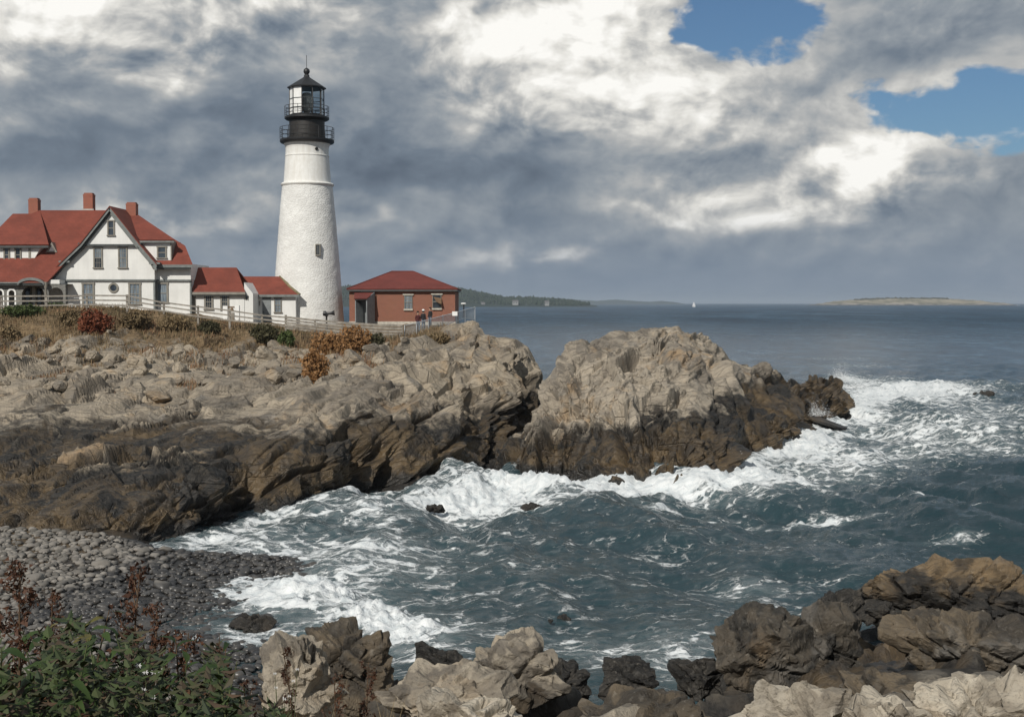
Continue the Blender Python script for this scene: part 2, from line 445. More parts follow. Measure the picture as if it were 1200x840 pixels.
def rock_mat(name, tide=3.1, crack_shade=.5, lean=0.0, pale=((.375, .318, .242), (.190, .164, .132)), rust=1.0, zspread=1.5):
    m, nt, b = new_mat(name); p = wpos(nt)
    z = sep(nt, p)[2]
    n_l = noise(nt, p, .22, 5, .6); n_m = noise(nt, p, .9, 6, .65); n_f = noise(nt, p, 6.0, 6, .7)
    pst = nt.nodes.new('ShaderNodeMapping'); pst.vector_type = 'POINT'
    nt.links.new(p, pst.inputs[0]); pst.inputs['Rotation'].default_value = (.55, -.6, -.55); pst.inputs['Scale'].default_value = (.35, 3.2, 1.2)
    n_s = noise(nt, pst.outputs[0], .9, 5, .62)
    blk = attr(nt, 'blk'); veg = attr(nt, 'veg')
    c = mixc(nt, (n_m * .5 + n_s * .5 + (blk - .5) * .55).sstep(.28, .68), pale[1], pale[0])
    c = mixc(nt, n_f.sstep(.50, .78) * .55, c, (.17, .155, .135))
    c = mixc(nt, n_f.sstep(.44, .22) * .35, c, (.47, .43, .365))
    c = mixc(nt, (n_l * .55 + n_m * .45).sstep(.53, .66) * (.55 * rust), c, (.33, .21, .10))
    c = mixc(nt, noise(nt, p, .55, 4, .6).sstep(.56, .70) * .5, c, (.20, .19, .175))
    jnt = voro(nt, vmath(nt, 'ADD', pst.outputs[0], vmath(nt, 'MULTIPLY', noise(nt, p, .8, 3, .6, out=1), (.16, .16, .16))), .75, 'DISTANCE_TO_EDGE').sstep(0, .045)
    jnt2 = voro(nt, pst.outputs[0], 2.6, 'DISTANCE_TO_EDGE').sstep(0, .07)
    c = mixc(nt, (1.0 - jnt) * n_m.sstep(.4, .62) * crack_shade, c, (.08, .07, .058))  # crevice shade painted along the joints, together with lichen and soil tone
    c = mixc(nt, noise(nt, p, 24.0, 3, .6).sstep(.54, .70) * .35, c, (.055, .05, .043))
    # sea-washed zones: dark lichen belt, ochre weed belt, black foot
    zr = z + (n_l - .5) * 2.2 * zspread + (n_m - .5) * 1.6 * zspread + (blk - .5) * .9
    zz = zr - sep(nt, p)[0] * lean
    brown = mixc(nt, n_m.sstep(.35, .62), (.046, .037, .028), (.122, .086, .047))
    black = mixc(nt, n_f.sstep(.35, .7), (.014, .0135, .013), (.048, .043, .037))
    belt = mixc(nt, ((zz - tide) * .5 + (n_m - .5) * 2.6 + (blk - .5) * 1.6).sstep(-.75, -.1), brown, black)
    if name == 'ochre_rock': belt = black
    belt = mixc(nt, (z + (n_m - .5) * 1.2).sstep(.15, .7), black, belt)
    c = mixc(nt, (zz - tide).sstep(-.35, .55), belt, c)
    soil = mixc(nt, n_f.sstep(.3, .7), (.10, .068, .038), (.24, .17, .095))
    c = mixc(nt, (veg + (n_m - .5) * .9 + (n_f - .5) * .4).sstep(.42, .58), c, soil)
    setc(nt, b, c)
    r = (zz - tide).sstep(-1.6, .4, .42, .9)
    nt.links.new(r.s, b.inputs['Roughness'])
    b.inputs['Specular IOR Level'].default_value = .35
    h = n_f * .5 + noise(nt, p, 2.2, 7, .68) + n_s * .5
    crk = jnt * (.75 * crack_shade) + jnt2 * (.22 * crack_shade)
    bump(nt, h * .55 + noise(nt, p, 22.0, 4, .65) * .12 + crk, 1.0, .13, b)
    return m
M = {}
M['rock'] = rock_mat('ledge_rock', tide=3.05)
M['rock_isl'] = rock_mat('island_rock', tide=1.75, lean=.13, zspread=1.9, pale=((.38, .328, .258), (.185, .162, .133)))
M['rock_near'] = rock_mat('near_rock', tide=3.2, crack_shade=.12, zspread=.55, pale=((.36, .312, .243), (.135, .118, .097)))
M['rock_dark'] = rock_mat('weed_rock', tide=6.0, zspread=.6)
M['rock_brown'] = rock_mat('brown_rock', tide=.9, crack_shade=.12, zspread=.4, rust=.5, pale=((.135, .106, .072), (.045, .039, .032)))
M['rock_crag'] = rock_mat('shaded_crag_rock', tide=.9, crack_shade=.12, zspread=.4, rust=.6, pale=((.082, .069, .053), (.030, .028, .025)))  # brown rock in a darker copy: the crag's shade painted into its colour
M['rock_cream'] = rock_mat('cream_rock', tide=.9, crack_shade=.2, zspread=.4, rust=.9, pale=((.46, .41, .33), (.22, .19, .15)))
M['rock_ochre'] = rock_mat('ochre_rock', tide=1.95, crack_shade=.2, zspread=.6, rust=.4, pale=((.175, .125, .072), (.062, .047, .031)))
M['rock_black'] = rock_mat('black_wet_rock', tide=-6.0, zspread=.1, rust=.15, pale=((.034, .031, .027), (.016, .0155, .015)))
M['white'] = None

# ------------------------------------------------------------------ lofted land
def catmull(xs, ys, q):
    """non-uniform Catmull-Rom with limited tangents; xs (n,), ys (n, ...)"""
    xs = np.asarray(xs, float); ys = np.asarray(ys, float)
    h = np.diff(xs); d = np.diff(ys, axis=0) / h.reshape(-1, *([1] * (ys.ndim - 1)))
    m = np.zeros_like(ys); m[0] = d[0]; m[-1] = d[-1]
    m[1:-1] = np.where(d[:-1] * d[1:] > 0, 2 * d[:-1] * d[1:] / (d[:-1] + d[1:] + 1e-12), 0)
    i = np.clip(np.searchsorted(xs, q, side='right') - 1, 0, len(xs) - 2)
    sh = (-1,) + (1,) * (ys.ndim - 1)
    t = ((q - xs[i]) / h[i]).reshape(sh); hh = h[i].reshape(sh)
    return ((2 * t**3 - 3 * t**2 + 1) * ys[i] + (t**3 - 2 * t**2 + t) * hh * m[i]
            + (-2 * t**3 + 3 * t**2) * ys[i + 1] + (t**3 - t**2) * hh * m[i + 1])
def loft(cols, colq, counts):
    """cols: [(px, [(x, y, z) per row])]; returns (rows, cols, 3) and the row index of each control row"""
    xs = [c[0] for c in cols]; A = np.array([[tuple(p) for p in c[1]] for c in cols])   # (n, R, 3)
    B = catmull(xs, A, np.asarray(colq))                                                # (cq, R, 3)
    B = np.transpose(B, (1, 0, 2))
    rq = np.concatenate([np.linspace(i, i + 1, n, endpoint=False) for i, n in enumerate(counts)] + [[len(counts)]])
    P = catmull(np.arange(B.shape[0]), B, rq)
    return P, np.cumsum([0] + list(counts))
def grid_normals(P):
    du = np.gradient(P, axis=1); dv = np.gradient(P, axis=0)
    n = np.cross(du, dv); n /= np.linalg.norm(n, axis=-1, keepdims=True) + 1e-9
    return n
def smooth_axis(A, k):
    for _ in range(k):
        A = (np.roll(A, 1, 0) + np.roll(A, -1, 0) + np.roll(A, 1, 1) + np.roll(A, -1, 1) + 2 * A) / 6
    return A

# headland: (px, waterline py, then (py, depth) for dark top, ledge, ledge top, block field top, fence line; plateau heights at 112 m and 135 m)
HL = [(-420, 648, (590, 50.5), (520, 61), (440, 78), (396, 90), (364, 101), 9.1, 9.0),
      (-200, 648, (590, 50.5), (520, 61), (440, 79), (396, 91), (362, 101), 9.1, 9.0),
      (0, 652, (588, 50), (512, 61), (440, 79), (398, 91), (363, 101), 9.1, 9.0),
      (130, 652, (572, 51), (506, 62), (440, 79), (400, 91), (361, 102), 9.1, 9.0),
      (230, 632, (555, 54), (498, 63), (440, 79), (402, 92), (374, 103), 8.5, 8.6),
      (300, 607, (540, 59), (488, 66), (432, 82), (404, 94), (381, 104), 7.75, 7.9),
      (380, 590, (520, 62.5), (470, 68), (420, 84), (406, 95), (390, 104), 7.5, 7.6),
      (430, 578, (496, 66.5), (450, 71), (420, 82), (404, 94), (394, 104), 7.5, 7.6),
      (480, 568, (482, 70), (438, 75), (414, 84), (402, 92), (396, 101), 7.4, 7.6),
      (520, 560, (472, 73), (430, 78), (404, 86), (388, 94), (381, 101), 7.5, 7.6),
      (558, 552, (466, 76), (425, 81), (398, 88), (378, 95), (373, 99), 7.3, 7.0),
      (570, 550, (467, 77), (428, 82), (404, 88), (392, 92), (391, 97), 6.0, 5.5),
      (592, 545, (470, 78), (434, 83), (408, 88), (397, 92), (395, 96), 5.4, 4.5),
      (614, 532, (476, 82), (442, 85), (415, 89), (403, 92), (402, 95), 4.2, 3.0),
      (630, 524, (484, 86), (454, 88), (436, 90), (426, 92), (424, 94), 2.6, 1.0),
      (637, 520, (488, 87), (462, 88), (450, 90), (441, 92), (439, 94), 1.0, -.4)]
cols = []
for px, wl, r2, r3, r4, r5, r6, z7, z8 in HL:
    w = gz(px, wl); row = [Vector((w.x, w.y - .35, -1.6)), w]
    row += [at(px, *r) for r in (r2, r3, r4, r5, r6)]
    row += [Vector((wx(px, 112), 112, z7)), Vector((wx(px, 135), 135, z8)), Vector((wx(px, 150), 150, -2.5))]
    cols.append((px, row))
last = cols[-1][1]
cols.append((647, [Vector((p.x + .012 * p.y, p.y + .5, -2.0)) for p in last]))
colq = np.concatenate([np.linspace(-420, -40, 60, endpoint=False), np.linspace(-40, 647, 640)])
HP, HR = loft(cols, colq, [14, 95, 85, 85, 62, 52, 30, 12, 10])
HPX = np.broadcast_to(colq, HP.shape[:2])
Nn = grid_normals(smooth_axis(HP.copy(), 4)); Nn *= np.sign((Nn * np.array([0, -.6, .8])).sum(-1, keepdims=True) + 1e-6)
rowf = np.broadcast_to(np.arange(HP.shape[0])[:, None], HP.shape[:2])
rough = np.interp(rowf, HR, [.6, 1.15, 1.1, .75, .80, 1.1, .35, .1, .2, .5])
flat = HP.reshape(-1, 3).astype(np.float32)
# steeper, rougher rock toward the seaward point
rough = rough * (1 + .35 * sstep(HPX, 420, 520) * (rowf < HR[6]))
fine_ = np.interp(rowf, HR, [1, 1, .8, .35, .25, .3, .3, .3, .3, .3]).reshape(-1)
terr_ = np.interp(rowf, HR, [1, 1, 1, .8, .6, .5, .5, .5, .5, .5]).reshape(-1)
d, blk = rock_relief(flat, 11, fine=fine_, terr=terr_)
d = d.reshape(HP.shape[:2]) * rough
HV = HP + Nn * d[..., None]
veg = np.interp(rowf, HR, [0, 0, 0, 0, .10, .42, .95, 1, 1, 0]) * sstep(HPX, 560, 500)
veg = veg - .25 * sstep(HPX, 440, 520)
hme = grid_mesh('headland', HV, M['rock'], False, {'blk': blk, 'veg': veg})
head = tag(link('headland', hme), 'rocky headland ledges below the lighthouse', None, None, 'structure')

# seaward island
IL = [(556, 557, (553, 70.9), (550, 71.5), (548, 72.2), 548, 72.6),
      (572, 557, (546, 71.2), (538, 72), (532, 73), 530, 73.6),
      (600, 559, (538, 71), (520, 72.5), (512, 73.5), 506, 75),
      (622, 559, (530, 71.5), (500, 73.5), (482, 75.5), 474, 78),
      (640, 559, (525, 71.5), (478, 74.5), (455, 77.5), 446, 80),
      (655, 560, (518, 71.5), (462, 75), (428, 79), 416, 82),
      (668, 560, (515, 71.5), (455, 75), (412, 80), 400, 84),
      (700, 563, (505, 71), (450, 75), (404, 80.5), 393, 85),
      (735, 570, (505, 69.5), (450, 74.5), (397, 81), 384, 85),
      (770, 573, (505, 69), (450, 74.5), (397, 81), 379, 86),
      (808, 573, (508, 69), (455, 74.5), (403, 82), 385, 88),
      (840, 567, (510, 70.5), (465, 76), (422, 83), 404, 90),
      (872, 549, (508, 75.5), (475, 80), (436, 86), 417, 92),
      (905, 537, (505, 79.5), (480, 84), (450, 90), 431, 95),
      (932, 526, (500, 84), (478, 88), (456, 94), 440, 101),
      (962, 503, (490, 95), (472, 99), (453, 103), 440, 108),
      (988, 493, (485, 103), (470, 106), (452, 110), 446, 114),
      (1004, 489, (484, 106.5), (478, 108.5), (468, 112), 464, 115)]
icol = []
for px, wl, r2, r3, r4, cpy, cY in IL:
    w = gz(px, wl); c = at(px, cpy, cY)
    row = [Vector((w.x, w.y - .4, -1.7)), w] + [at(px, *r) for r in (r2, r3, r4)] + [c]
    row += [Vector((c.x * 1.04, cY + 4, c.z * .75)), Vector((c.x * 1.09, cY + 9, -1.8))]
    icol.append((px, row))
a = icol[0][1]; icol.insert(0, (548, [Vector((p.x - .6, p.y, -1.8)) for p in a]))
a = icol[-1][1]; icol.append((1014, [Vector((p.x + .9, p.y, -1.8)) for p in a]))
iq = np.linspace(548, 1014, 430)
IP, IR = loft(icol, iq, [10, 70, 70, 70, 40, 26, 14])
Ni = grid_normals(smooth_axis(IP.copy(), 4)); Ni *= np.sign((Ni * np.array([0, -.6, .8])).sum(-1, keepdims=True) + 1e-6)
rowi = np.broadcast_to(np.arange(IP.shape[0])[:, None], IP.shape[:2])
ri = np.interp(rowi, IR, [1.0, 1.5, 1.5, .95, .9, .8, .7, .6])
d, blk = rock_relief(IP.reshape(-1, 3).astype(np.float32), 31)
IV = IP + Ni * (d.reshape(IP.shape[:2]) * ri)[..., None]
ime = grid_mesh('rock_island', IV, M['rock_isl'], False, {'blk': blk})
isl = tag(link('rock_island', ime), 'bare rock islet off the point', None, None, 'structure')

# near shore: bluff under the viewer, rock shelf, pebble beach at the head of the cove
def near_height(x, y):
    pxe = CX + FPX * x / np.maximum(y, 7.0)
    ys = np.array([-60, 0, 4, 7, 10, 14, 17, 20, 23, 26, 30, 35, 40, 46])
    prof = {-600: [9.5, 8.1, 7.5, 6.7, 5.4, 3.8, 2.9, 2.3, 1.9, 1.7, 1.45, 1.3, 1.2, 1.2],
            60:   [9.5, 8.0, 7.3, 6.3, 4.9, 3.4, 2.6, 2.0, 1.6, 1.35, 1.1, .9, .75, .6],
            230:  [9.5, 7.9, 7.1, 6.0, 4.9, 4.0, 3.3, 2.6, 1.9, 1.3, .7, .3, .05, -.1],
            360:  [9.5, 7.9, 7.0, 5.8, 4.8, 3.9, 3.5, 3.0, 1.9, .5, -.4, -.6, -.6, -.8],
            520:  [9.5, 7.9, 6.9, 5.6, 4.8, 4.2, 4.0, 3.5, 2.6, .3, -1, -1.2, -1.3, -1.5],
            690:  [9.5, 7.9, 6.9, 5.6, 4.7, 4.1, 3.8, 3.2, 2.4, .6, -.9, -1.2, -1.3, -1.5],
            800:  [9.5, 7.9, 6.9, 5.7, 5.1, 4.5, 3.9, 3.25, 2.55, 1.4, -.3, -1.1, -1.3, -1.5],
            950:  [9.5, 7.9, 6.9, 5.8, 5.25, 4.4, 3.8, 3.2, 2.7, 2.2, 1.4, .2, -.8, -1.5],
            1150: [9.5, 7.9, 6.9, 5.9, 5.35, 4.5, 4.0, 3.5, 3.0, 2.5, 1.9, 1.0, -.3, -1.5],
            1600: [9.5, 7.9, 7.2, 6.4, 5.8, 5.3, 4.9, 4.0, 3.0, 2.2, 1.4, .6, -.4, -1.4]}
    keys = sorted(prof); T = np.array([prof[k] for k in keys])
    yi = np.stack([np.interp(y, ys, t) for t in T], 0)
    k = np.clip(np.searchsorted(keys, pxe) - 1, 0, len(keys) - 2)
    ka = np.array(keys)
    t = np.clip((pxe - ka[k]) / (ka[k + 1] - ka[k]), 0, 1); t = t * t * (3 - 2 * t)
    idx = np.arange(x.size)
    z = yi.reshape(len(keys), -1)[k.ravel(), idx] * (1 - t.ravel()) + yi.reshape(len(keys), -1)[k.ravel() + 1, idx] * t.ravel()
    z = z.reshape(x.shape)
    beach = -.062 * (x + 9.7) + .012 * (y - 41) + .075 * np.maximum(0, 37 - y)
    beach = beach - .32 * np.maximum(0, y - 47.3) * sstep(x, -16, -12.5)
    isb = sstep(-x, 4.5, 7.5) * sstep(y, 24, 30)
    z = z * (1 - isb) + np.minimum(beach, 2.2) * isb
    return z, isb
gx = np.concatenate([np.linspace(-46, -24, 30, endpoint=False), np.linspace(-24, 20, 400), np.linspace(20.3, 46, 40)])
gy = np.concatenate([np.linspace(-60, 10, 40, endpoint=False), np.linspace(10, 44, 330), np.linspace(44.2, 56, 50)])
GX, GY = np.meshgrid(gx, gy)
GZ, ISB = near_height(GX, GY)
NP = np.stack([GX, GY, GZ], -1); fl = NP.reshape(-1, 3).astype(np.float32)
d, blk = rock_relief(fl * 1.25, 51, fine=.5, terr=.45); d = d.reshape(GX.shape) / 1.25
soilm = sstep(-GX, 1.5, 4.5) * sstep(GY, 20, 14) + sstep(GY, 9, 5)
soilm = np.clip(soilm, 0, 1) * (1 - ISB)
pn = fbm(fl * 1.2, 4, 80).reshape(GX.shape) * .06
NV = NP.copy(); NV[..., 2] += (d * .8 + .1) * (1 - ISB) * (1 - .8 * soilm) * sstep(GY, 3, 10) + pn * ISB + fbm(fl * .8, 3, 81).reshape(GX.shape) * .15 * soilm
nme = grid_mesh('near_shore', NV, M['rock_near'], True, {'blk': blk, 'veg': np.maximum(soilm, .0)})
nme.set_sharp_from_angle(angle=math.radians(38))
M['beach'] = None
near = tag(link('near_shore', nme), 'rock shelf and bluff of the near shore', None, None, 'structure')
def near_z(x, y): return float(near_height(np.array([[float(x)]]), np.array([[float(y)]]))[0][0, 0])

# ------------------------------------------------------------------ sea
SX = np.concatenate([np.linspace(-2600, -60, 70, endpoint=False), np.linspace(-60, 1260, 620), np.linspace(1264, 3800, 70)])
ypy = np.concatenate([np.linspace(900, 372, 400), [370, 368, 366, 364.5, 363, 362, 361, 360, 359, 358, 357.2, 356.6, 356.1, 355.75, 355.5, 355.36]])
SR = np.stack([np.array([gz(px, py) for px in SX]) for py in ypy], 0)
SR = SR[::1]
x, y = SR[..., 0], SR[..., 1]
PXs = np.broadcast_to(SX, x.shape); PYs = np.broadcast_to(ypy[:, None], x.shape)
amp = sstep(y, 260, 110) * (0.35 + .65 * sstep(y, 30, 60))
rng = np.random.RandomState(3)
zz = np.zeros_like(x); w1 = fbm(np.stack([x * .05, y * .05, x * 0], -1).reshape(-1, 3), 3, 5).reshape(x.shape)
for i in range(46):
    L = 1.3 * (14 / 1.3) ** rng.rand(); a = math.radians(188 + rng.normal() * 34); k = 2 * math.pi / L
    ph = k * (x * math.cos(a) + y * math.sin(a)) + rng.rand() * 6.28 + w1 * 2.2
    A = .014 * L ** .85
    zz += A * (1 - 2 * np.abs(np.sin(ph / 2)) ** 1.0 + .27) * sstep(np.full_like(y, 1) * y, L * 90, L * 45)
P3 = np.stack([x * .55 + y * .1, y * .9, x * 0], -1).reshape(-1, 3)
ch = (.5 - np.abs(fbm(P3, 4, 21, .55))).reshape(x.shape)
zz = zz + ch * .20 * sstep(y, 220, 90)
# foam: broad field of breaking and broken water
def bl(px, py, sx, sy, a): return a * np.exp(-((PXs - px) / sx) ** 2 - ((PYs - py) / sy) ** 2)
FO = [(1070, 462, 95, 13, 1.0), (1000, 478, 50, 20, .9), (935, 520, 55, 20, 1.0), (1090, 505, 130, 20, .62), (1160, 484, 90, 18, .52), (985, 545, 100, 18, .55),
      (885, 566, 60, 13, .95), (1000, 447, 40, 7, .9), (1180, 455, 80, 5, .35), (1050, 530, 150, 14, .4), (1150, 525, 110, 16, .46),
      (660, 571, 120, 12, 1.0), (560, 584, 60, 12, .95), (760, 573, 60, 9, .9), (500, 592, 40, 9, .5), (620, 590, 120, 10, .45), (785, 602, 38, 4, .75), (830, 601, 60, 3, .3),
      (350, 703, 90, 17, .80), (295, 685, 45, 26, .62), (440, 735, 70, 20, .72), (330, 645, 90, 20, .42), (430, 605, 90, 14, .36), (500, 745, 50, 22, .55), (380, 670, 150, 40, .30),
      (300, 745, 70, 18, .40), (960, 603, 48, 2.4, .70), (1105, 588, 32, 1.8, .7), (1115, 632, 40, 4, .45), (1175, 663, 50, 6, .5), (870, 690, 60, 10, .25), (450, 650, 60, 25, .25),
      (790, 775, 40, 30, .35), (700, 760, 200, 20, .22), (980, 420, 90, 2.5, .35), (1000, 428, 60, 3, .4)]
foam = np.zeros_like(x)
for f in FO: foam = np.maximum(foam, bl(*f)) + .35 * np.minimum(foam, bl(*f))
HTS = [(640, 570, 100, 9, .45), (560, 583, 50, 9, .30), (1075, 455, 90, 8, .5), (930, 520, 50, 16, .45), (355, 695, 70, 12, .40), (450, 728, 50, 14, .35), (1130, 458, 70, 5, .3), (870, 562, 40, 10, .3)]
hz = np.zeros_like(x)
for f in HTS: hz += bl(*f)
def poly_dist(pts, x, y):
    d = np.full(x.shape, 1e9)
    for (a0, b0), (a1, b1) in zip(pts[:-1], pts[1:]):
        vx, vy = a1 - a0, b1 - b0; t = np.clip(((x - a0) * vx + (y - b0) * vy) / (vx * vx + vy * vy), 0, 1)
        d = np.minimum(d, np.hypot(x - a0 - t * vx, y - b0 - t * vy))
    return d
sub = (y < 160) & (np.abs(PXs - 600) < 800)
hw = [(c[1][1].x, c[1][1].y) for c in cols[3:-1]]; iw = [(c[1][1].x, c[1][1].y) for c in icol[1:-1]]
dist = np.full(x.shape, 1e3); dist[sub] = np.minimum(poly_dist(hw, x[sub], y[sub]), poly_dist(iw, x[sub], y[sub]) * .8)
wl1 = fbm(np.stack([x * .4, y * .4, x * 0], -1).reshape(-1, 3), 3, 33).reshape(x.shape)
foam = foam + .45 * np.exp(-np.maximum(dist + wl1 * 1.2, 0) / .9)
cove = sstep(y, 85, 65) * sstep(PXs, 1150, 950) * .20 + .06 + .07 * sstep(y, 200, 100)
foam = np.clip(foam + cove, 0, 1.3)
lumpy = np.abs(fbm(np.stack([x * 1.1, y * 1.1, x * 0], -1).reshape(-1, 3), 4, 44, .6)).reshape(x.shape)
zz = zz * amp + hz * (.75 + .5 * lumpy) + sstep(foam, .5, 1) * lumpy * .28 * sstep(y, 170, 120)
calm = sstep(-x, 5.5, 9.0) * sstep(y, 55, 46)
zz = zz * (1 - .75 * calm)
SEA = np.stack([x, y, zz], -1)
m, nt, b = new_mat('sea_water'); M['sea'] = m
p = wpos(nt); fo = attr(nt, 'foam'); X_, Y_, Z_ = sep(nt, p)
pw = vmath(nt, 'MULTIPLY', p, (.8, 1.0, .5))
na = noise(nt, pw, .55, 6, .62, .8); nb = noise(nt, pw, 2.3, 6, .65, .6); nl = noise(nt, pw, .12, 4, .6)
wpv = vmath(nt, 'ADD', pw, vmath(nt, 'MULTIPLY', noise(nt, pw, .9, 4, .6, out=1), (1.6, 1.6, 0)))
lace = voro(nt, wpv, .85, 'DISTANCE_TO_EDGE'); lace2 = voro(nt, wpv, 2.6, 'DISTANCE_TO_EDGE')
lc = (lace.sstep(.0, .16, 1, 0) * .6 + lace2.sstep(0, .14, 1, 0) * .4)
ff = fo * .98 + (na - .5) * 1.25 + (nb - .5) * .95 + (lc - .35) * .45 - .20
fmask = ff.sstep(.28, .66)
thin = (fo * .9 + (nb - .5) * 1.1 + (na - .5) * .5).sstep(.25, .80) * .22
fm = fmask.mx(thin)
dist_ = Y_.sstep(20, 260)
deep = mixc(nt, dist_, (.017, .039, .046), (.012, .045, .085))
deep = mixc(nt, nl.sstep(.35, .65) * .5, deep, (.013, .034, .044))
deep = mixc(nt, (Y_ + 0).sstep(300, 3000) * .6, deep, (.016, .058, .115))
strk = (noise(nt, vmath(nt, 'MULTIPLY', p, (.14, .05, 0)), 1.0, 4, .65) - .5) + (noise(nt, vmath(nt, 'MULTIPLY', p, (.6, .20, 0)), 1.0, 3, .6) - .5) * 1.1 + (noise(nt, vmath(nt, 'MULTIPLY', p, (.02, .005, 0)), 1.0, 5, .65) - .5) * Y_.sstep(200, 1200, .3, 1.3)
deep = mixc(nt, (strk * Y_.sstep(60, 200)).sstep(.0, .26) * .8, deep, (.075, .140, .200))  # lit and shaded sides of distant wavelets painted into the water colour
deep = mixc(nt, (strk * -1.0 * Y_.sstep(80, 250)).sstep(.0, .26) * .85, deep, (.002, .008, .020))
turb = fo.sstep(.15, .7) * .6
deep = mixc(nt, turb, deep, (.055, .098, .108))
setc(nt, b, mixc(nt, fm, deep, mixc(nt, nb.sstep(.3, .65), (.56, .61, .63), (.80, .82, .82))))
b.inputs['IOR'].default_value = 1.33
rg = fm.sstep(0, 1, .16, .85) + Y_.sstep(60, 800) * .28
nt.links.new(rg.sat().s, b.inputs['Roughness'])
sp_ = Y_.sstep(60, 450, .45, .12)
nt.links.new(sp_.s, b.inputs['Specular IOR Level'])
pn_ = vmath(nt, 'MULTIPLY', p, (.6, 1.2, 1))
rip = noise(nt, pn_, 1.3, 7, .66, .4) + noise(nt, vmath(nt, 'MULTIPLY', p, (.25, .6, 1)), .35, 5, .6, .3) * Y_.sstep(60, 400, .8, 3.2) + noise(nt, vmath(nt, 'MULTIPLY', p, (.12, .30, 1)), .12, 5, .6, .3) * Y_.sstep(150, 1500, 0, 9.0)
hgt = rip * .55 + fm * (.25) + nb * fm * .5
bump(nt, hgt, .85, .30, b)
# the sea reaches the horizon
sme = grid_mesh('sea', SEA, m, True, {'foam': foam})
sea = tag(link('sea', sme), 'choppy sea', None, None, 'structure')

# ------------------------------------------------------------------ building materials
def white_wall(name, board=.115, col=(.80, .80, .77), amt=.35):
    m, nt, b = new_mat(name); p = wpos(nt); z = sep(nt, p)[2]
    n = noise(nt, p, .7, 5, .6)
    st = noise(nt, vmath(nt, 'MULTIPLY', p, (3, 3, .3)), 1.2, 4, .6)
    c = mixc(nt, (n * .6 + st * .4).sstep(.35, .7), tuple(v * .86 for v in col), col)
    setc(nt, b, c); b.inputs['Roughness'].default_value = .55
    fr = (z / board)._m('FRACT')
    bump(nt, fr.sstep(0, .14) * 1.0 - fr * .35, amt, .03, b)
    return m
def roof_mat(name, col):
    m, nt, b = new_mat(name); p = wpos(nt); z = sep(nt, p)[2]
    n = noise(nt, p, .6, 5, .65); nf = noise(nt, p, 9, 4, .7)
    c = mixc(nt, n.sstep(.3, .7), tuple(v * .80 for v in col), tuple(v * 1.12 for v in col))
    c = mixc(nt, nf.sstep(.62, .75) * .45, c, tuple(v * .45 for v in col))
    bv = nt.nodes.new('ShaderNodeTexBrick'); bv.inputs['Scale'].default_value = 1.0
    nt.links.new(comb(nt, sep(nt, p)[0], z * 1.35, 0.0), bv.inputs['Vector'])
    bv.inputs['Brick Width'].default_value = .30; bv.inputs['Row Height'].default_value = .19; bv.inputs['Mortar Size'].default_value = .012
    bv.inputs['Color1'].default_value = (1, 1, 1, 1); bv.inputs['Color2'].default_value = (.86, .86, .86, 1); bv.inputs['Mortar'].default_value = (.72, .72, .72, 1)
    c = mixc(nt, 1.0, c, bv.outputs['Color'], 'MULTIPLY')
    setc(nt, b, c); b.inputs['Roughness'].default_value = .88
    bump(nt, nf + X(nt, bv.outputs['Fac']) * -.6, .5, .03, b)
    return m
def brick_mat(name, c1, c2):
    m, nt, b = new_mat(name); p = wpos(nt); x_, y_, z_ = sep(nt, p)
    bv = nt.nodes.new('ShaderNodeTexBrick'); bv.inputs['Scale'].default_value = 1.0
    nt.links.new(comb(nt, x_ + y_, z_, 0.0), bv.inputs['Vector'])
    bv.inputs['Brick Width'].default_value = .22; bv.inputs['Row Height'].default_value = .075; bv.inputs['Mortar Size'].default_value = .006
    bv.inputs['Color1'].default_value = (*c1, 1); bv.inputs['Color2'].default_value = (*c2, 1); bv.inputs['Mortar'].default_value = (.33, .24, .19, 1)
    n = noise(nt, p, .8, 5, .6)
    setc(nt, b, mixc(nt, n.sstep(.45, .75) * .4, bv.outputs['Color'], (.20, .10, .055)))
    b.inputs['Roughness'].default_value = .85
    bump(nt, X(nt, bv.outputs['Fac']) * -1.0, .4, .01, b)
    return m
M['clap'] = white_wall('white_clapboard'); M['plain'] = white_wall('white_shingle', .17, (.80, .80, .775), .2)
M['roof'] = roof_mat('red_shingle', (.205, .050, .031)); M['roof2'] = roof_mat('red_roofing', (.165, .036, .027))
M['brick'] = brick_mat('red_brick', (.24, .075, .040), (.19, .058, .032)); M['chim'] = brick_mat('chimney_brick', (.30, .075, .040), (.24, .06, .033))
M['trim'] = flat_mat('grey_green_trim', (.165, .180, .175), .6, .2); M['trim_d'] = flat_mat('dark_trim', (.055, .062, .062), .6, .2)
M['casing'] = flat_mat('taupe_casing', (.22, .205, .175), .6, .15); M['greywall'] = flat_mat('grey_shingle', (.17, .168, .155), .8, .25, 6, bmp=.02)
M['iron'] = flat_mat('black_iron', (.018, .018, .019), .45, .3, 4); M['iron2'] = flat_mat('black_watchroom', (.020, .018, .016), .55, .4, 3, streak=True)
M['wood'] = flat_mat('weathered_wood', (.26, .235, .20), .85, .3, 3, bmp=.01); M['wood2'] = flat_mat('brown_wood', (.14, .085, .045), .8, .3, 4)
M['white'] = flat_mat('white_paint', (.80, .80, .78), .5, .06); M['greydoor'] = flat_mat('grey_door', (.20, .215, .22), .6, .15)
M['stone'] = flat_mat('pale_stone', (.47, .44, .38), .85, .2, 3, bmp=.02); M['lead'] = flat_mat('lead_flashing', (.42, .41, .38), .6, .2)
M['moss'] = flat_mat('mossy_ridge', (.20, .17, .095), .9, .3); M['dark'] = flat_mat('dark_interior', (.012, .012, .012), .9, .1)
M['galv'] = flat_mat('galvanised_steel', (.55, .58, .60), .4, .1, metal=.3)
m, nt, b = new_mat('window_glass'); M['glass'] = m
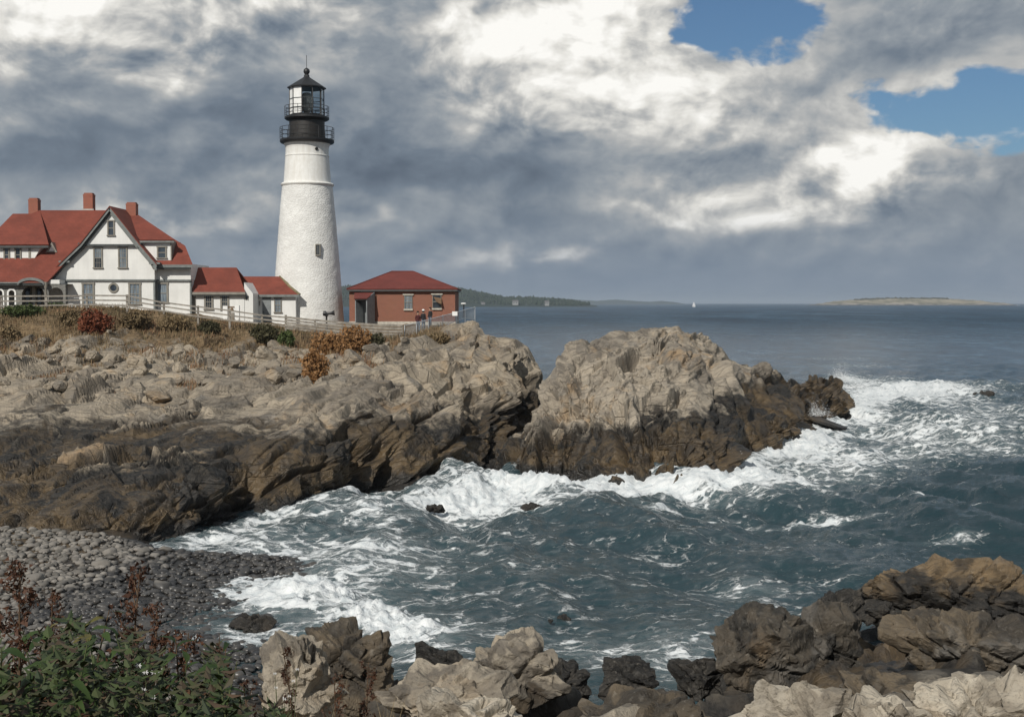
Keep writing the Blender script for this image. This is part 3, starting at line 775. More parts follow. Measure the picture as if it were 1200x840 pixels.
setc(nt, b, mixc(nt, noise(nt, wpos(nt), .9, 2, .5).sstep(.4, .6), (.02, .026, .034), (.05, .065, .08))); b.inputs['Roughness'].default_value = .06; b.inputs['Specular IOR Level'].default_value = .7
m, nt, b = new_mat('curtained_glass'); M['curtain'] = m
st = noise(nt, vmath(nt, 'MULTIPLY', wpos(nt), (9, 9, .8)), 1.0, 3, .5)
setc(nt, b, mixc(nt, st.sstep(.35, .65), (.10, .13, .16), (.24, .28, .31))); b.inputs['Roughness'].default_value = .12
# whitewashed rubble of the tower
m, nt, b = new_mat('whitewashed_rubble'); M['rubble'] = m
p = wpos(nt); ps = vmath(nt, 'MULTIPLY', p, (1, 1, 1.5))
v1 = voro(nt, ps, 1.6, 'F1'); v2 = voro(nt, ps, 3.4, 'DISTANCE_TO_EDGE'); nf = noise(nt, p, 5, 5, .65)
setc(nt, b, mixc(nt, (noise(nt, p, .5, 5, .65) * .6 + nf * .4).sstep(.38, .68), (.66, .655, .63), (.82, .82, .79)))
b.inputs['Roughness'].default_value = .8
bump(nt, v2.sstep(0, .18) * .5 + nf * .7 + v1 * .5, .40, .09, b)
m, nt, b = new_mat('tower_plaster'); M['plaster'] = m
p = wpos(nt); nf = noise(nt, p, 3, 5, .6); sk_ = noise(nt, vmath(nt, 'MULTIPLY', p, (4, 4, .25)), 1.0, 4, .6)
setc(nt, b, mixc(nt, (nf * .4 + sk_ * .6).sstep(.35, .7), (.68, .665, .62), (.80, .80, .775))); b.inputs['Roughness'].default_value = .7
bump(nt, nf, .3, .03, b)
m, nt, b = new_mat('lantern_glass'); M['lglass'] = m
b.inputs['Base Color'].default_value = (.75, .8, .82, 1); b.inputs['Transmission Weight'].default_value = 1.0
b.inputs['Roughness'].default_value = .02; b.inputs['IOR'].default_value = 1.12

# ------------------------------------------------------------------ generic window
def window(parent, px0, px1, py0, py1, Y, glass='glass', casing='casing', cas=.13, rows=1, cols_=1, sill=True, name='window'):
    x0, x1, z1, z0 = wx(px0, Y), wx(px1, Y), wz(py0, Y), wz(py1, Y)
    w = MB()
    w.box(x0 - cas, x0, Y - .09, Y + .02, z0, z1); w.box(x1, x1 + cas, Y - .09, Y + .02, z0, z1)
    w.box(x0 - cas - .03, x1 + cas + .03, Y - .11, Y + .02, z1, z1 + cas)
    o = w.build(name, M[casing], parent)
    if sill: MB().box(x0 - cas - .06, x1 + cas + .06, Y - .15, Y + .02, z0 - .09, z0).build('sill', M[casing], o)
    zm = (z0 + z1) / 2
    if rows > 1:
        MB().box(x0, x1, Y - .028, Y + .01, zm, z1).build('pane', M[glass], o)
        MB().box(x0, x1, Y - .018, Y + .01, z0, zm).build('pane', M['glass' if rows == 3 else glass], o)
        MB().box(x0, x1, Y - .055, Y - .03, zm - .035, zm + .035).build('meeting_rail', M[casing], o)
    else:
        MB().box(x0, x1, Y - .02, Y + .01, z0, z1).build('pane', M[glass], o)
    if cols_ > 1:
        g = MB()
        for i in range(1, cols_): 
            xx = x0 + (x1 - x0) * i / cols_; g.box(xx - .018, xx + .018, Y - .048, Y - .03, z0, z1)
        for k in range(1, 4):
            if k == 2 and rows > 1: continue
            zz_ = z0 + (z1 - z0) * k / 4; g.box(x0, x1, Y - .046, Y - .03, zz_ - .015, zz_ + .015)
        g.build('muntin', M[casing], o)
    return o
def slab(mb, pts, th=.14):
    """thick sheet under a 3D polygon"""
    a, b_, c = Vector(pts[0]), Vector(pts[1]), Vector(pts[2])
    n = (b_ - a).cross(c - b_).normalized()
    if n.z < 0: n = -n
    return mb.prism(pts, -n * th)
def on_plane(px, py, A, Bp):
    """where the view ray through (px, py) meets the roof plane that contains the horizontal eave through A and ridge through Bp"""
    d = at(px, py, 1.0) - Vector((0, 0, EYE))
    d = Vector((d.x, 1.0, d.z))
    # plane: z = A.z + s (y - A.y)
    s_ = (Bp[1] - A[1]) / (Bp[0] - A[0])
    y_ = (A[1] - s_ * A[0] - EYE) / (d.z - s_)
    return Vector((d.x * y_, y_, EYE + d.z * y_))

# ------------------------------------------------------------------ keeper's house
HY_ = 115.0
hx = lambda px, Y=HY_: wx(px, Y)
hzf = lambda py, Y=HY_: wz(py, Y)
house = empty('keepers_house', (hx(140), 117, 8.6), 'large white gabled clapboard house with red roofs and three brick chimneys', 'house')
# gable wing
zb = 7.4
g = MB().xz([(hx(78), zb), (hx(181), zb), (hx(181), hzf(328)), (hx(78), hzf(328))], HY_, 121)
g.build('wall', M['clap'], house)
g = MB().xz([(hx(62), hzf(327.8)), (hx(182), hzf(327.8)), (hx(182), hzf(309)), (hx(164.6), hzf(287)), (hx(100), hzf(287))], HY_ - .14, 121)
up = g.build('upper_wall', M['clap'], house)
g = MB().xz([(hx(98), hzf(287)), (hx(165.5), hzf(287)), (hx(133), hzf(247))], HY_ - .34, 121)
pk = g.build('gable_peak', M['plain'], house)
g = MB().xz([(hx(181), zb), (hx(221.5), zb), (hx(221.5), hzf(328)), (hx(181), hzf(328))], HY_ + .7, 122.5)
g.build('wall', M['clap'], house)
g = MB().xz([(hx(181), hzf(327.8)), (hx(222), hzf(327.8)), (hx(222), hzf(309)), (hx(181), hzf(309))], HY_ + .56, 122.5)
g.build('upper_wall', M['clap'], house)
MB().box(hx(78), hx(181.6), HY_ - .19, HY_ + .05, hzf(329.2), hzf(327.4)).build('belt_board', M['trim'], house)
MB().box(hx(181.6), hx(222.3), HY_ + .50, HY_ + .75, hzf(329.2), hzf(327.4)).build('belt_board', M['trim'], house)
for a_, b__, yy in ((77, 79.4, HY_), (180, 182, HY_), (220.4, 222.3, HY_ + .7)):
    MB().box(hx(a_), hx(b__), yy - .05, yy + .3, zb, hzf(329.3)).build('corner_board', M['trim'], house)
# bargeboards and gable roof
rk_l = [(54.5, 331), (75.5, 308), (98.5, 286), (133, 243)]
rk_r = [(133, 243), (166, 285.5), (187, 310.5)]
def rake(pts, inner, y0, y1, mat, name, px_in=0, py_in=3.2):
    o_ = [(hx(a), hzf(b_)) for a, b_ in pts]; i_ = [(hx(a + px_in), hzf(b_ + py_in)) for a, b_ in pts]
    return MB().xz(o_ + i_[::-1], y0, y1).build(name, M[mat], house)
rake(rk_l, 0, HY_ - .75, HY_ - .62, 'trim', 'bargeboard', .6, 3.6); rake(rk_r, 0, HY_ - .75, HY_ - .62, 'trim', 'bargeboard', -.8, 4.2)
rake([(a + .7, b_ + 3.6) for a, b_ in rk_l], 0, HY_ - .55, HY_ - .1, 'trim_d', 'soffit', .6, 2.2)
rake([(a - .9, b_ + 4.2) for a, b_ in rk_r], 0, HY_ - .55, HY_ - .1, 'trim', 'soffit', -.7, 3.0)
roof = MB()
for pts in (rk_l, rk_r):
    o_ = [(hx(a), hzf(b_ - 1.0)) for a, b_ in pts]; i_ = [(hx(a), hzf(b_ + .4)) for a, b_ in pts]
    roof.xz(o_ + i_[::-1], HY_ - .82, 120.5)
gr = roof.build('gable_roof', M['roof'], house)
MB().box(hx(97), hx(169), HY_ - .46, HY_ - .3, hzf(288.6), hzf(286.4)).build('peak_sill', M['trim_d'], house)
for px_ in (97.5, 166):
    MB().box(hx(px_ - 2.2), hx(px_ + 2.2), HY_ - .7, HY_ - .1, hzf(290), hzf(285)).build('bracket', M['trim_d'], house)
for px_, py_ in ((78, 307), (183, 309)):
    MB().box(hx(px_ - 5.5), hx(px_ + 7), HY_ - .66, HY_ - .1, hzf(py_ + 1), hzf(py_ - 1.2)).build('return_cornice', M['trim'], house)
# main roof, front slope left of the gable
A_ = (113.0, hzf(331, 113.0)); B_ = (118.8, hzf(246.3, 118.8))
Pm = lambda px, py: on_plane(px, py, A_, B_)
rl = MB()
slab(rl, [Pm(-150, 331), Pm(54.5, 331), Pm(76, 308), Pm(99, 286), Pm(131, 246.5), Pm(46, 246.5)])
ml = rl.build('main_roof', M['roof'], house)
rb = Pm(-150, 331); 
bk = MB(); slab(bk, [Pm(46, 246.5), Pm(131, 246.5), Vector((hx(131), 125, 11.5)), Vector((rb.x, 125, 11.5))]); slab(bk, [Pm(46, 246.5), Vector((rb.x, 125, 11.4)), rb])
bk.build('main_roof', M['roof'], house)
e0, e1 = Pm(-150, 331), Pm(54.5, 331)
MB().box(e0.x, e1.x, e0.y - .10, e0.y - .01, e0.z - .26, e0.z + .03).build('fascia', M['trim_d'], house)
MB().box(e0.x, e1.x, e0.y - .22, e0.y - .105, e0.z - .10, e0.z + .02).build('gutter', M['trim'], house)
# left shed dormer
DA = (114.55, hzf(286.5, 114.55)); DB = (118.4, hzf(250.5, 118.4))
Pd = lambda px, py: on_plane(px, py, DA, DB)
dr = MB(); slab(dr, [Pd(-20, 286.5), Pd(57, 286.5), Pd(47, 247.5), Pd(37, 250.5), Pd(15, 250.5)]); d_o = dr.build('dormer_roof', M['roof'], house)
slabm = MB(); slab(slabm, [Pd(15, 250.5), Pd(-20, 286.5), Vector((Pd(-20, 286.5).x, 119.5, DA[1] - .1)), Pd(15, 250.5) + Vector((0, .6, -.1))]); slabm.build('dormer_roof', M['roof'], house)
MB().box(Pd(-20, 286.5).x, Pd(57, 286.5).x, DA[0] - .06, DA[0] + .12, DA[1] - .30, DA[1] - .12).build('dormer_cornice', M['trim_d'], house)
MB().xz([(hx(-16), hzf(309)), (hx(38), hzf(309)), (hx(51), hzf(287.5)), (hx(-16), hzf(287.5))], 114.9, 118).build('dormer_wall', M['clap'], house)
for a_, b__ in ((7, 11), (20, 24.5)): window(house, a_, b__, 291, 306.5, 114.9, 'glass', rows=2)
MB().box(hx(34.5, 114.9), hx(37, 114.9), 114.84, 114.95, hzf(307), hzf(288)).build('dormer_post', M['casing'], house)
# little triangular louvre
c_ = Pm(62, 292)
tv = MB().prism([c_ + Vector((-.50, -.35, -.30)), c_ + Vector((.50, -.35, -.30)), c_ + Vector((.02, -.35, .62))], (0, 1.2, 0)).build('louvre_dormer', M['casing'], house)
MB().prism([c_ + Vector((-.24, -.38, -.18)), c_ + Vector((.24, -.38, -.18)), c_ + Vector((.02, -.38, .28))], (0, .02, 0)).build('louvre', M['white'], tv)
# right hand roof behind the gable
RA = (114.9, hzf(310.5, 114.9)); RB = (119.2, hzf(252, 119.2))
Pr = lambda px, py: on_plane(px, py, RA, RB)
rr = MB(); slab(rr, [Pr(180, 310.5), Pr(226, 310.5), Pr(217, 288), Pr(203, 279.5), Pr(162, 252), Pr(134, 252), Pr(134, 262)]); rr.build('main_roof', M['roof'], house)
rr = MB(); slab(rr, [Pr(162, 252), Pr(226, 310.5), Vector((hx(225.5, 119.8), 119.8, RA[1])), Pr(160, 252) + Vector((0, .5, 0))]); rr.build('main_roof', M['roof'], house)
e0, e1 = Pr(180, 310.5), Pr(226, 310.5)
MB().box(e0.x, e1.x, e0.y - .10, e0.y - .01, e0.z - .24, e0.z + .02).build('gutter', M['trim'], house)
MB().box(e0.x, e1.x - .3, e0.y, e0.y + .5, e0.z - .36, e0.z - .2).build('fascia', M['trim_d'], house)
# right dormer
QA = (114.95, hzf(281, 114.95)); QB = (119.0, hzf(253, 119.0))
Pq = lambda px, py: on_plane(px, py, QA, QB)
dr = MB(); slab(dr, [Pq(164, 281), Pq(204.5, 281), Pq(163, 252.5), Pq(143, 252.5), Pq(150, 262)]); dr.build('dormer_roof', M['roof'], house)
MB().box(Pq(160, 281).x, Pq(204, 281).x, QA[0] - .06, QA[0] + .14, QA[1] - .26, QA[1] - .10).build('dormer_cornice', M['trim'], house)
MB().box(hx(163), hx(199.8), 115.25, 118.5, hzf(305), hzf(282)).build('dormer_wall', M['clap'], house)
MB().box(hx(199.8), hx(201), 115.20, 118.5, hzf(305), hzf(282)).build('corner_board', M['casing'], house)
window(house, 186.5, 194.5, 290, 302, 115.25, 'glass', rows=2); 
# chimneys
for (a_, b__, t, bt, Y) in ((35, 46, 232, 258, 118.7), (99.2, 110.2, 226, 252, 119.0), (149, 160.4, 237, 262, 119.0)):
    cw = hx(b__, Y) - hx(a_, Y); c = MB()
    c.box(hx(a_, Y), hx(b__, Y), Y, Y + cw * .9, hzf(bt, Y) - .6, hzf(t, Y) - .12); c.box(hx(a_, Y) - .015, hx(b__, Y) + .015, Y - .015, Y + cw * .9 + .015, hzf(t + 4, Y), hzf(t + 1.6, Y)); c.box(hx(a_, Y) + .06, hx(b__, Y) - .06, Y + .06, Y + cw * .9 - .06, hzf(t + 2, Y), hzf(t, Y))
    ch_ = c.build('chimney', M['chim'], house)
    f_ = MB().box(hx(a_, Y) - .06, hx(b__, Y) + .12, Y - .12, Y + .06, hzf(bt - 4, Y) - .40, hzf(bt - 7, Y)); f_.build('flashing', M['lead'], ch_)
# windows of the gable front
window(house, 128.6, 134.2, 259.5, 275.5, HY_ - .34, 'glass', rows=3, cas=.12)
window(house, 112, 119.5, 291, 313.5, HY_ - .14, 'curtain', rows=3, cols_=3)
window(house, 141, 148.5, 291, 313.5, HY_ - .14, 'curtain', rows=2, cols_=3)
window(house, 98.5, 109, 333, 356, HY_, 'curtain', rows=2, cols_=3, cas=.16)
window(house, 153, 163.5, 333, 356, HY_, 'curtain', rows=2, cols_=3, cas=.16)
window(house, 184.5, 195.5, 333, 354, HY_ + .7, 'curtain', rows=2, cols_=1, cas=.16)
oc = Vector((hx(133.4), HY_, hzf(337.3)))
def ring(c, r0, r1, y0, y1, n=28, a0=0, a1=2 * math.pi):
    mb = MB(); k = n
    for i in range(k):
        t0 = a0 + (a1 - a0) * i / k; t1 = a0 + (a1 - a0) * (i + 1) / k
        mb.xz([(c.x + r0 * math.cos(t0), c.z + r0 * math.sin(t0)), (c.x + r1 * math.cos(t0), c.z + r1 * math.sin(t0)),
               (c.x + r1 * math.cos(t1), c.z + r1 * math.sin(t1)), (c.x + r0 * math.cos(t1), c.z + r0 * math.sin(t1))], y0, y1)
    return mb
ow = ring(oc, .29, .46, HY_ - .08, HY_ + .02).build('oculus_window', M['casing'], house)
MB().xz([(oc.x + .30 * math.cos(i * math.pi / 12), oc.z + .30 * math.sin(i * math.pi / 12)) for i in range(24)], HY_ - .02, HY_ + .01).build('pane', M['glass'], ow)
MB().tube([(hx(182.6), HY_ + .45, zb), (hx(182.6), HY_ + .45, hzf(329))], .055, 8).build('downspout', M['trim'], house)
# porch
YP = 113.35
tops = hzf(333.5, YP)
ops = [(-22, 5.0, 338.8, 8), (0.0, 4.4, 338.5, 8), (14.0, 4.4, 338.5, 8), (39.0, 13.4, 333.8, 13), (65.8, 8.4, 337.0, 8.4)]
line = []
for px_ in np.linspace(-140, 77, 420):
    z_ = zb
    for c, hw_, tp, rise in ops:
        u = (px_ - c) / hw_
        if abs(u) < 1: z_ = hzf(tp + rise * (1 - math.sqrt(1 - u * u)), YP)
    line.append((hx(px_, YP), z_))
pw_ = MB().xz(line + [(hx(77, YP), tops), (hx(-140, YP), tops)], YP, YP + .28).build('porch_wall', M['greywall'], house)
for c, hw_, tp, rise in ops[:3]:
    r_ = hw_ * YP / FPX
    cc = Vector((hx(c, YP), YP, hzf(tp + rise * .62, YP)))
    t_ = ring(cc, r_ * .78, r_ * 1.22, YP - .07, YP + .05, 16, 0, math.pi)
    t_.box(cc.x - r_ * 1.22, cc.x - r_ * .78, YP - .07, YP + .05, zb, cc.z); t_.box(cc.x + r_ * .78, cc.x + r_ * 1.22, YP - .07, YP + .05, zb, cc.z)
    t_.build('arch_trim', M['white'], pw_)
MB().box(hx(-140), hx(78), 116.6, 120.5, zb, hzf(331, 116.6)).build('wall', M['clap'], house)
for a_, b__ in ((30, 36), (44, 50)): window(house, a_, b__, 338, 356, 116.6, 'glass', rows=2)
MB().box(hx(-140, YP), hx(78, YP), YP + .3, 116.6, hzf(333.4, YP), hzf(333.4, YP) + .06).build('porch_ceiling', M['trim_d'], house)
MB().box(hx(63, 115), hx(77.4, 115), 113.4, 114.98, hzf(333), hzf(328.2)).build('porch_frieze', M['clap'], house)
cpt = (hx(54.4, 113.0), 112.9)
MB().lathe(cpt, [(.14, zb), (.14, 8.9), (.10, 9.0), (.09, 10.7), (.13, 10.9), (.16, 11.1), (.16, 11.35)], 12).build('porch_column', M['casing'], house, True)
# eyebrow over the wide arch
ey = MB(); cxp = 37
arc = [(hx(cxp + 15.5 * math.sin(t), 112.8), hzf(331.5 - 6.2 * (math.cos(t * 1.0) ** 1.3 if math.cos(t) > 0 else 0), 112.8)) for t in np.linspace(-math.pi / 2, math.pi / 2, 25)]
ey.xz(arc, 112.75, 114.2).build('eyebrow_roof', M['roof'], house)
arc2 = [(x_, z_ - .24) for x_, z_ in arc]
fb = MB()
for i in range(len(arc) - 1): fb.xz([arc[i], arc[i + 1], arc2[i + 1], arc2[i]], 112.66, 112.745)
fb.build('eyebrow_fascia', M['trim'], house)

# ------------------------------------------------------------------ covered ways between house and tower
YC = 116.2
cw1 = empty('white_annex', (hx(255, YC), YC + 2, 7.9), 'long low white annex with red gable roof joined to the house', 'building')
zc = 7.0
MB().box(wx(222, YC), wx(286.3, YC), YC, YC + 4.2, zc, wz(341, YC)).build('wall', M['plain'], cw1)
AA = (YC - .35, wz(342.5, YC - .35)); AB = (YC + 2.1, wz(313.5, YC + 2.1))
Pa = lambda px, py: on_plane(px, py, AA, AB)
r_ = MB(); slab(r_, [Pa(220, 342.5), Pa(287.5, 342.5), Pa(277.2, 313.5), Pa(216, 313.5)])
slab(r_, [Pa(216, 313.5), Pa(277.2, 313.5), Pa(287.5, 342.5) + Vector((0, 4.9, 0)), Pa(220, 342.5) + Vector((0, 4.9, 0))])
r_.build('roof', M['roof'], cw1)
e0, e1 = Pa(222, 342.5), Pa(287.5, 342.5)
MB().box(e0.x, e1.x, AA[0] - .09, AA[0] + .0, AA[1] - .22, AA[1] + .02).build('gutter', M['casing'], cw1)
MB().box(e0.x, e1.x, AA[0] + .01, AA[0] + .3, AA[1] - .34, AA[1] - .16).build('fascia', M['trim_d'], cw1)
MB().xz([(wx(286.3, YC + .06), zc), (wx(296.5, YC + .06), zc), (wx(296.5, YC + .06), wz(344, YC + .06)), (wx(286.3, YC + .06), wz(331, YC + .06))], YC + .06, YC + 4).build('gable_wall', M['plain'], cw1)
window(cw1, 241.5, 247.8, 345.5, 362, YC, 'glass', rows=2, cols_=3, cas=.17); window(cw1, 260.5, 266.3, 345.5, 362, YC, 'glass', rows=2, cols_=3, cas=.17)
MB().box(wx(223, YC), wx(229.5, YC), YC - .06, YC + .05, zc, wz(344.5, YC)).build('door', M['casing'], cw1)
window(cw1, 288.4, 290.4, 347.2, 351.4, YC + .06, 'glass', cas=.05, sill=False)
YD = 119.0
cw2 = empty('white_passage', (wx(322, YD), YD + 2, 7.8), 'small white passage with grey door and red roof abutting the tower', 'building')
MB().box(wx(296, YD), wx(346.5, YD), YD, YD + 4, zc, wz(345, YD)).build('wall', M['plain'], cw2)
EA = (YD - .3, wz(345.5, YD - .3)); EB = (YD + 1.9, wz(324, YD + 1.9))
Pe = lambda px, py: on_plane(px, py, EA, EB)
r_ = MB(); slab(r_, [Pe(295, 345.5), Pe(350.5, 345.5), Pe(339, 336), Pe(328.5, 324), Pe(282, 324)]); slab(r_, [Pe(282, 324), Pe(328.5, 324), Pe(350, 345) + Vector((0, 4.2, 0)), Pe(295, 345) + Vector((0, 4.2, 0))]); r_.build('roof', M['roof'], cw2)
hp = MB()
hp.bar(Pe(328.5, 323.6), Pe(339.5, 335.6), .22, .12); hp.bar(Pe(339.5, 335.6), Pe(351.3, 345), .22, .12); hp.build('hip_cap', M['moss'], cw2)
e0, e1 = Pe(295, 345.5), Pe(351, 345.5)
MB().box(e0.x, e1.x, EA[0] - .09, EA[0], EA[1] - .20, EA[1] + .02).build('gutter', M['trim'], cw2)
MB().bar(Pe(281, 325.5), Pe(295.4, 345.6), .2, .2).build('rake_board', M['trim'], cw2)
dd = MB().box(wx(307.6, YD), wx(317.4, YD), YD - .05, YD + .05, zc, wz(349, YD)).build('door', M['greydoor'], cw2)
MB().box(wx(307.2, YD), wx(317.8, YD), YD - .09, YD + .04, wz(349, YD), wz(347, YD)).build('door_head', M['trim_d'], dd)
MB().lathe((wx(309, YD), YD - .09), [(.03, 8.6), (.05, 8.63), (.05, 8.68), (.03, 8.71)], 8).build('handle', M['iron'], dd)
window(cw2, 322.5, 329, 349.5, 365.5, YD, 'curtain', rows=2, cols_=2, cas=.09); window(cw2, 300.4, 303.8, 353.6, 358.2, YD, 'glass', cas=.06, sill=False)

# ------------------------------------------------------------------ lighthouse
YT = 123.0; tcx = wx(361.2, YT)
Tz = lambda py: wz(py, YT); Tr = lambda w: w * YT / FPX
tower = empty('lighthouse', (tcx, YT, 7.4), 'tall white conical lighthouse tower with black lantern room', 'lighthouse')
tc_ = (tcx, YT)
prof = []
for py_, w_ in ((392, 43.5), (378, 41.5), (350, 39.6), (320, 37.6), (290, 35.3), (260, 32.8), (235, 30.6), (219, 29.2)): prof.append((Tr(w_), Tz(py_)))
pr2 = []
for i in range(90):
    z_ = prof[0][1] + (prof[-1][1] - prof[0][1]) * i / 89
    pr2.append((float(np.interp(z_, [p_[1] for p_ in prof], [p_[0] for p_ in prof])), z_))
tm = MB().lathe(tc_, pr2, 120)
for v in tm.v:
    nrm = Vector((v.x - tcx, v.y - YT, 0)).normalized(); n_ = perlin(np.array([[v.x * 1.7, v.y * 1.7, v.z * 2.3]]), 3)[0] + .6 * perlin(np.array([[v.x * 3.9, v.y * 3.9, v.z * 5.1]]), 5)[0]
    v += nrm * float(n_) * .022
tm.build('shaft', M['rubble'], tower, True)
MB().lathe(tc_, [(Tr(29.0), Tz(219)), (Tr(30.6), Tz(217.6)), (Tr(30.8), Tz(216.4)), (Tr(29.4), Tz(215)), (Tr(27.2), Tz(214.5))], 96).build('string_course', M['plaster'], tower, True)
MB().lathe(tc_, [(Tr(27.4), Tz(214.8)), (Tr(26.3), Tz(200)), (Tr(25.2), Tz(184.5)), (Tr(25.6), Tz(184)), (Tr(25.6), Tz(183)), (Tr(25.0), Tz(182.4)), (Tr(24.8), Tz(176)), (Tr(25.4), Tz(172)), (Tr(27), Tz(169))], 96).build('upper_shaft', M['plaster'], tower, True)
MB().lathe(tc_, [(Tr(27.2), Tz(169.2)), (Tr(30.4), Tz(168.2)), (Tr(31.4), Tz(166.8)), (Tr(31.4), Tz(164.4)), (Tr(21), Tz(164.2))], 64).build('lower_gallery', M['iron'], tower, True)
MB().lathe(tc_, [(Tr(21.2), Tz(164.4)), (Tr(21.4), Tz(160.5)), (Tr(20.6), Tz(160)), (Tr(20.4), Tz(142.2))], 64).build('watch_room', M['iron2'], tower, True)
MB().lathe(tc_, [(Tr(20.4), Tz(142.4)), (Tr(24.4), Tz(141)), (Tr(25.8), Tz(139.8)), (Tr(25.8), Tz(137.8)), (Tr(18), Tz(137.6))], 64).build('upper_gallery', M['iron'], tower, True)
for nm, rr_, pz, n_, hh_, wgt in (('lower_railing', 31.0, 164.4, 16, 13.8, .03), ('upper_railing', 25.4, 137.8, 12, 12.2, .03)):
    R_ = Tr(rr_); z0_ = Tz(pz); h_ = Tr(hh_)
    hoop = lambda f_: MB().tube([(tcx + R_ * math.cos(t), YT + R_ * math.sin(t), z0_ + h_ * f_) for t in np.linspace(0, 2 * math.pi, 49)], .025, 5, False)
    ro = hoop(1.0).build(nm, M['iron'], tower)
    for f_ in (.64, .31): hoop(f_).build('rail', M['iron'], ro)
    for k in range(n_):
        a_ = 2 * math.pi * (k + .5) / n_
        MB().tube([(tcx + R_ * math.cos(a_), YT + R_ * math.sin(a_), z0_ - .05), (tcx + R_ * math.cos(a_), YT + R_ * math.sin(a_), z0_ + h_)], .028, 6).build('stanchion', M['iron'], ro)
# lantern: ten-sided, white storm panels on the landward side
RL = Tr(19.6); nL = 10; z0L, z1L = Tz(137.6), Tz(104.5)
lan = MB().lathe(tc_, [(RL, z0L), (RL, Tz(134.8)), (RL - .12, Tz(134.6))], nL, .18).build('lantern_base', M['iron'], tower)
for k in range(nL):
    a0 = .18 + 2 * math.pi * k / nL; a1 = a0 + 2 * math.pi / nL
    p0 = Vector((tcx + RL * math.cos(a0), YT + RL * math.sin(a0), 0)); p1 = Vector((tcx + RL * math.cos(a1), YT + RL * math.sin(a1), 0))
    am = (a0 + a1) / 2; inw = Vector((-math.cos(am), -math.sin(am), 0)) * .02
    white_ = math.pi * .60 < (am % (2 * math.pi)) < math.pi * 1.46
    q = [p0 + Vector((0, 0, Tz(134.8))), p1 + Vector((0, 0, Tz(134.8))), p1 + Vector((0, 0, z1L)), p0 + Vector((0, 0, z1L))]
    MB().prism(q, inw).build('storm_panel' if white_ else 'glass_panel', M['white'] if white_ else M['lglass'], lan)
    MB().bar(p0 + Vector((0, 0, z0L)), p0 + Vector((0, 0, z1L)), .09).build('mullion', M['iron'], lan)
    for f_ in (.30, .62):
        zz_ = z0L + (z1L - z0L) * f_
        MB().bar(p0 + Vector((0, 0, zz_)) - inw, p1 + Vector((0, 0, zz_)) - inw, .05).build('astragal', M['trim_d'], lan)
MB().lathe(tc_, [(.25, z0L), (.30, z0L + .5), (.55, z0L + .6), (.62, z0L + 1.0), (.66, z0L + 1.5), (.6, z0L + 2.0), (.3, z0L + 2.3)], 20).build('lens', M['lead'], tower, True)
MB().lathe(tc_, [(RL + .02, Tz(104.6)), (RL + .22, Tz(104.2)), (RL + .24, Tz(103)), (Tr(12.5), Tz(96.5)), (Tr(6), Tz(92.4)), (Tr(3.4), Tz(90.6)), (Tr(3.0), Tz(88.2)), (Tr(2.0), Tz(87.2))], 10, .18).build('lantern_roof', M['iron'], tower)
vb = MB().lathe(tc_, [(Tr(1.6), Tz(88)), (Tr(3.2), Tz(86)), (Tr(3.8), Tz(84)), (Tr(3.2), Tz(81.8)), (Tr(1.4), Tz(80.2)), (.05, Tz(79.8))], 20).build('vent_ball', M['iron'], tower, True)
MB().tube([(tcx, YT, Tz(80)), (tcx, YT, Tz(65))], .025, 6).build('lightning_rod', M['iron'], vb)
# tower window and the small port
def tower_open(px0, px1, py0, py1, nm):
    zc_ = (Tz(py0) + Tz(py1)) / 2; r_ = float(np.interp(zc_, [p_[1] for p_ in prof] + [Tz(172)], [p_[0] for p_ in prof] + [Tr(25)]))
    xc_ = wx((px0 + px1) / 2, YT) - tcx; yc_ = YT - math.sqrt(max(r_ * r_ - xc_ * xc_, .01))
    x0, x1 = wx(px0, YT), wx(px1, YT); z0_, z1_ = Tz(py1), Tz(py0)
    f_ = MB(); f_.box(x0, x0 + .09, yc_ - .22, yc_ + .3, z0_, z1_); f_.box(x1 - .09, x1, yc_ - .22, yc_ + .3, z0_, z1_); f_.box(x0 + .09, x1 - .09, yc_ - .22, yc_ + .3, z1_ - .09, z1_); f_.box(x0 + .09, x1 - .09, yc_ - .26, yc_ + .3, z0_, z0_ + .1)
    w_ = f_.build(nm, M['casing'], tower)
    MB().box(x0 + .09, x1 - .09, yc_ - .12, yc_ + .3, z0_ + .1, z1_ - .09).build('pane', M['glass'], w_)
    MB().box((x0 + x1) / 2 - .02, (x0 + x1) / 2 + .02, yc_ - .15, yc_ - .122, z0_ + .1, z1_ - .09).build('muntin', M['casing'], w_)
tower_open(375, 381, 287.5, 301, 'window')
a_ = math.radians(-90 + 34); pr_ = Tr(25.0)
MB().tube([(tcx + pr_ * math.cos(a_) * .96, YT + pr_ * math.sin(a_) * .96, Tz(177)), (tcx + pr_ * math.cos(a_) * 1.03, YT + pr_ * math.sin(a_) * 1.03, Tz(177))], .15, 14).build('port', M['dark'], tower)

# ------------------------------------------------------------------ brick signal house
YB = 121.0
bk_ = empty('brick_building', (wx(471, YB), YB + 4, 7.6), 'small red brick building with red hip roof beside the tower', 'building')
MB().box(wx(409.3, YB), wx(533.3, YB), YB, YB + 8.2, 7.7, wz(340.5, YB)).build('wall', M['brick'], bk_)
MB().box(wx(408.8, YB), wx(533.8, YB), YB - .06, YB + 8.3, 6.2, 7.75).build('plinth', M['stone'], bk_)
ex0, ex1 = wx(406.3, YB - .4), wx(536.5, YB - .4); ez = wz(338.4, YB - .4); rz_ = wz(318.2, YB + 4.1)
e = [Vector((ex0, YB - .4, ez)), Vector((ex1, YB - .4, ez)), Vector((ex1, YB + 8.6, ez)), Vector((ex0, YB + 8.6, ez))]
r0, r1 = Vector((wx(459, YB + 4.1), YB + 4.1, rz_)), Vector((wx(484.5, YB + 4.1), YB + 4.1, rz_))
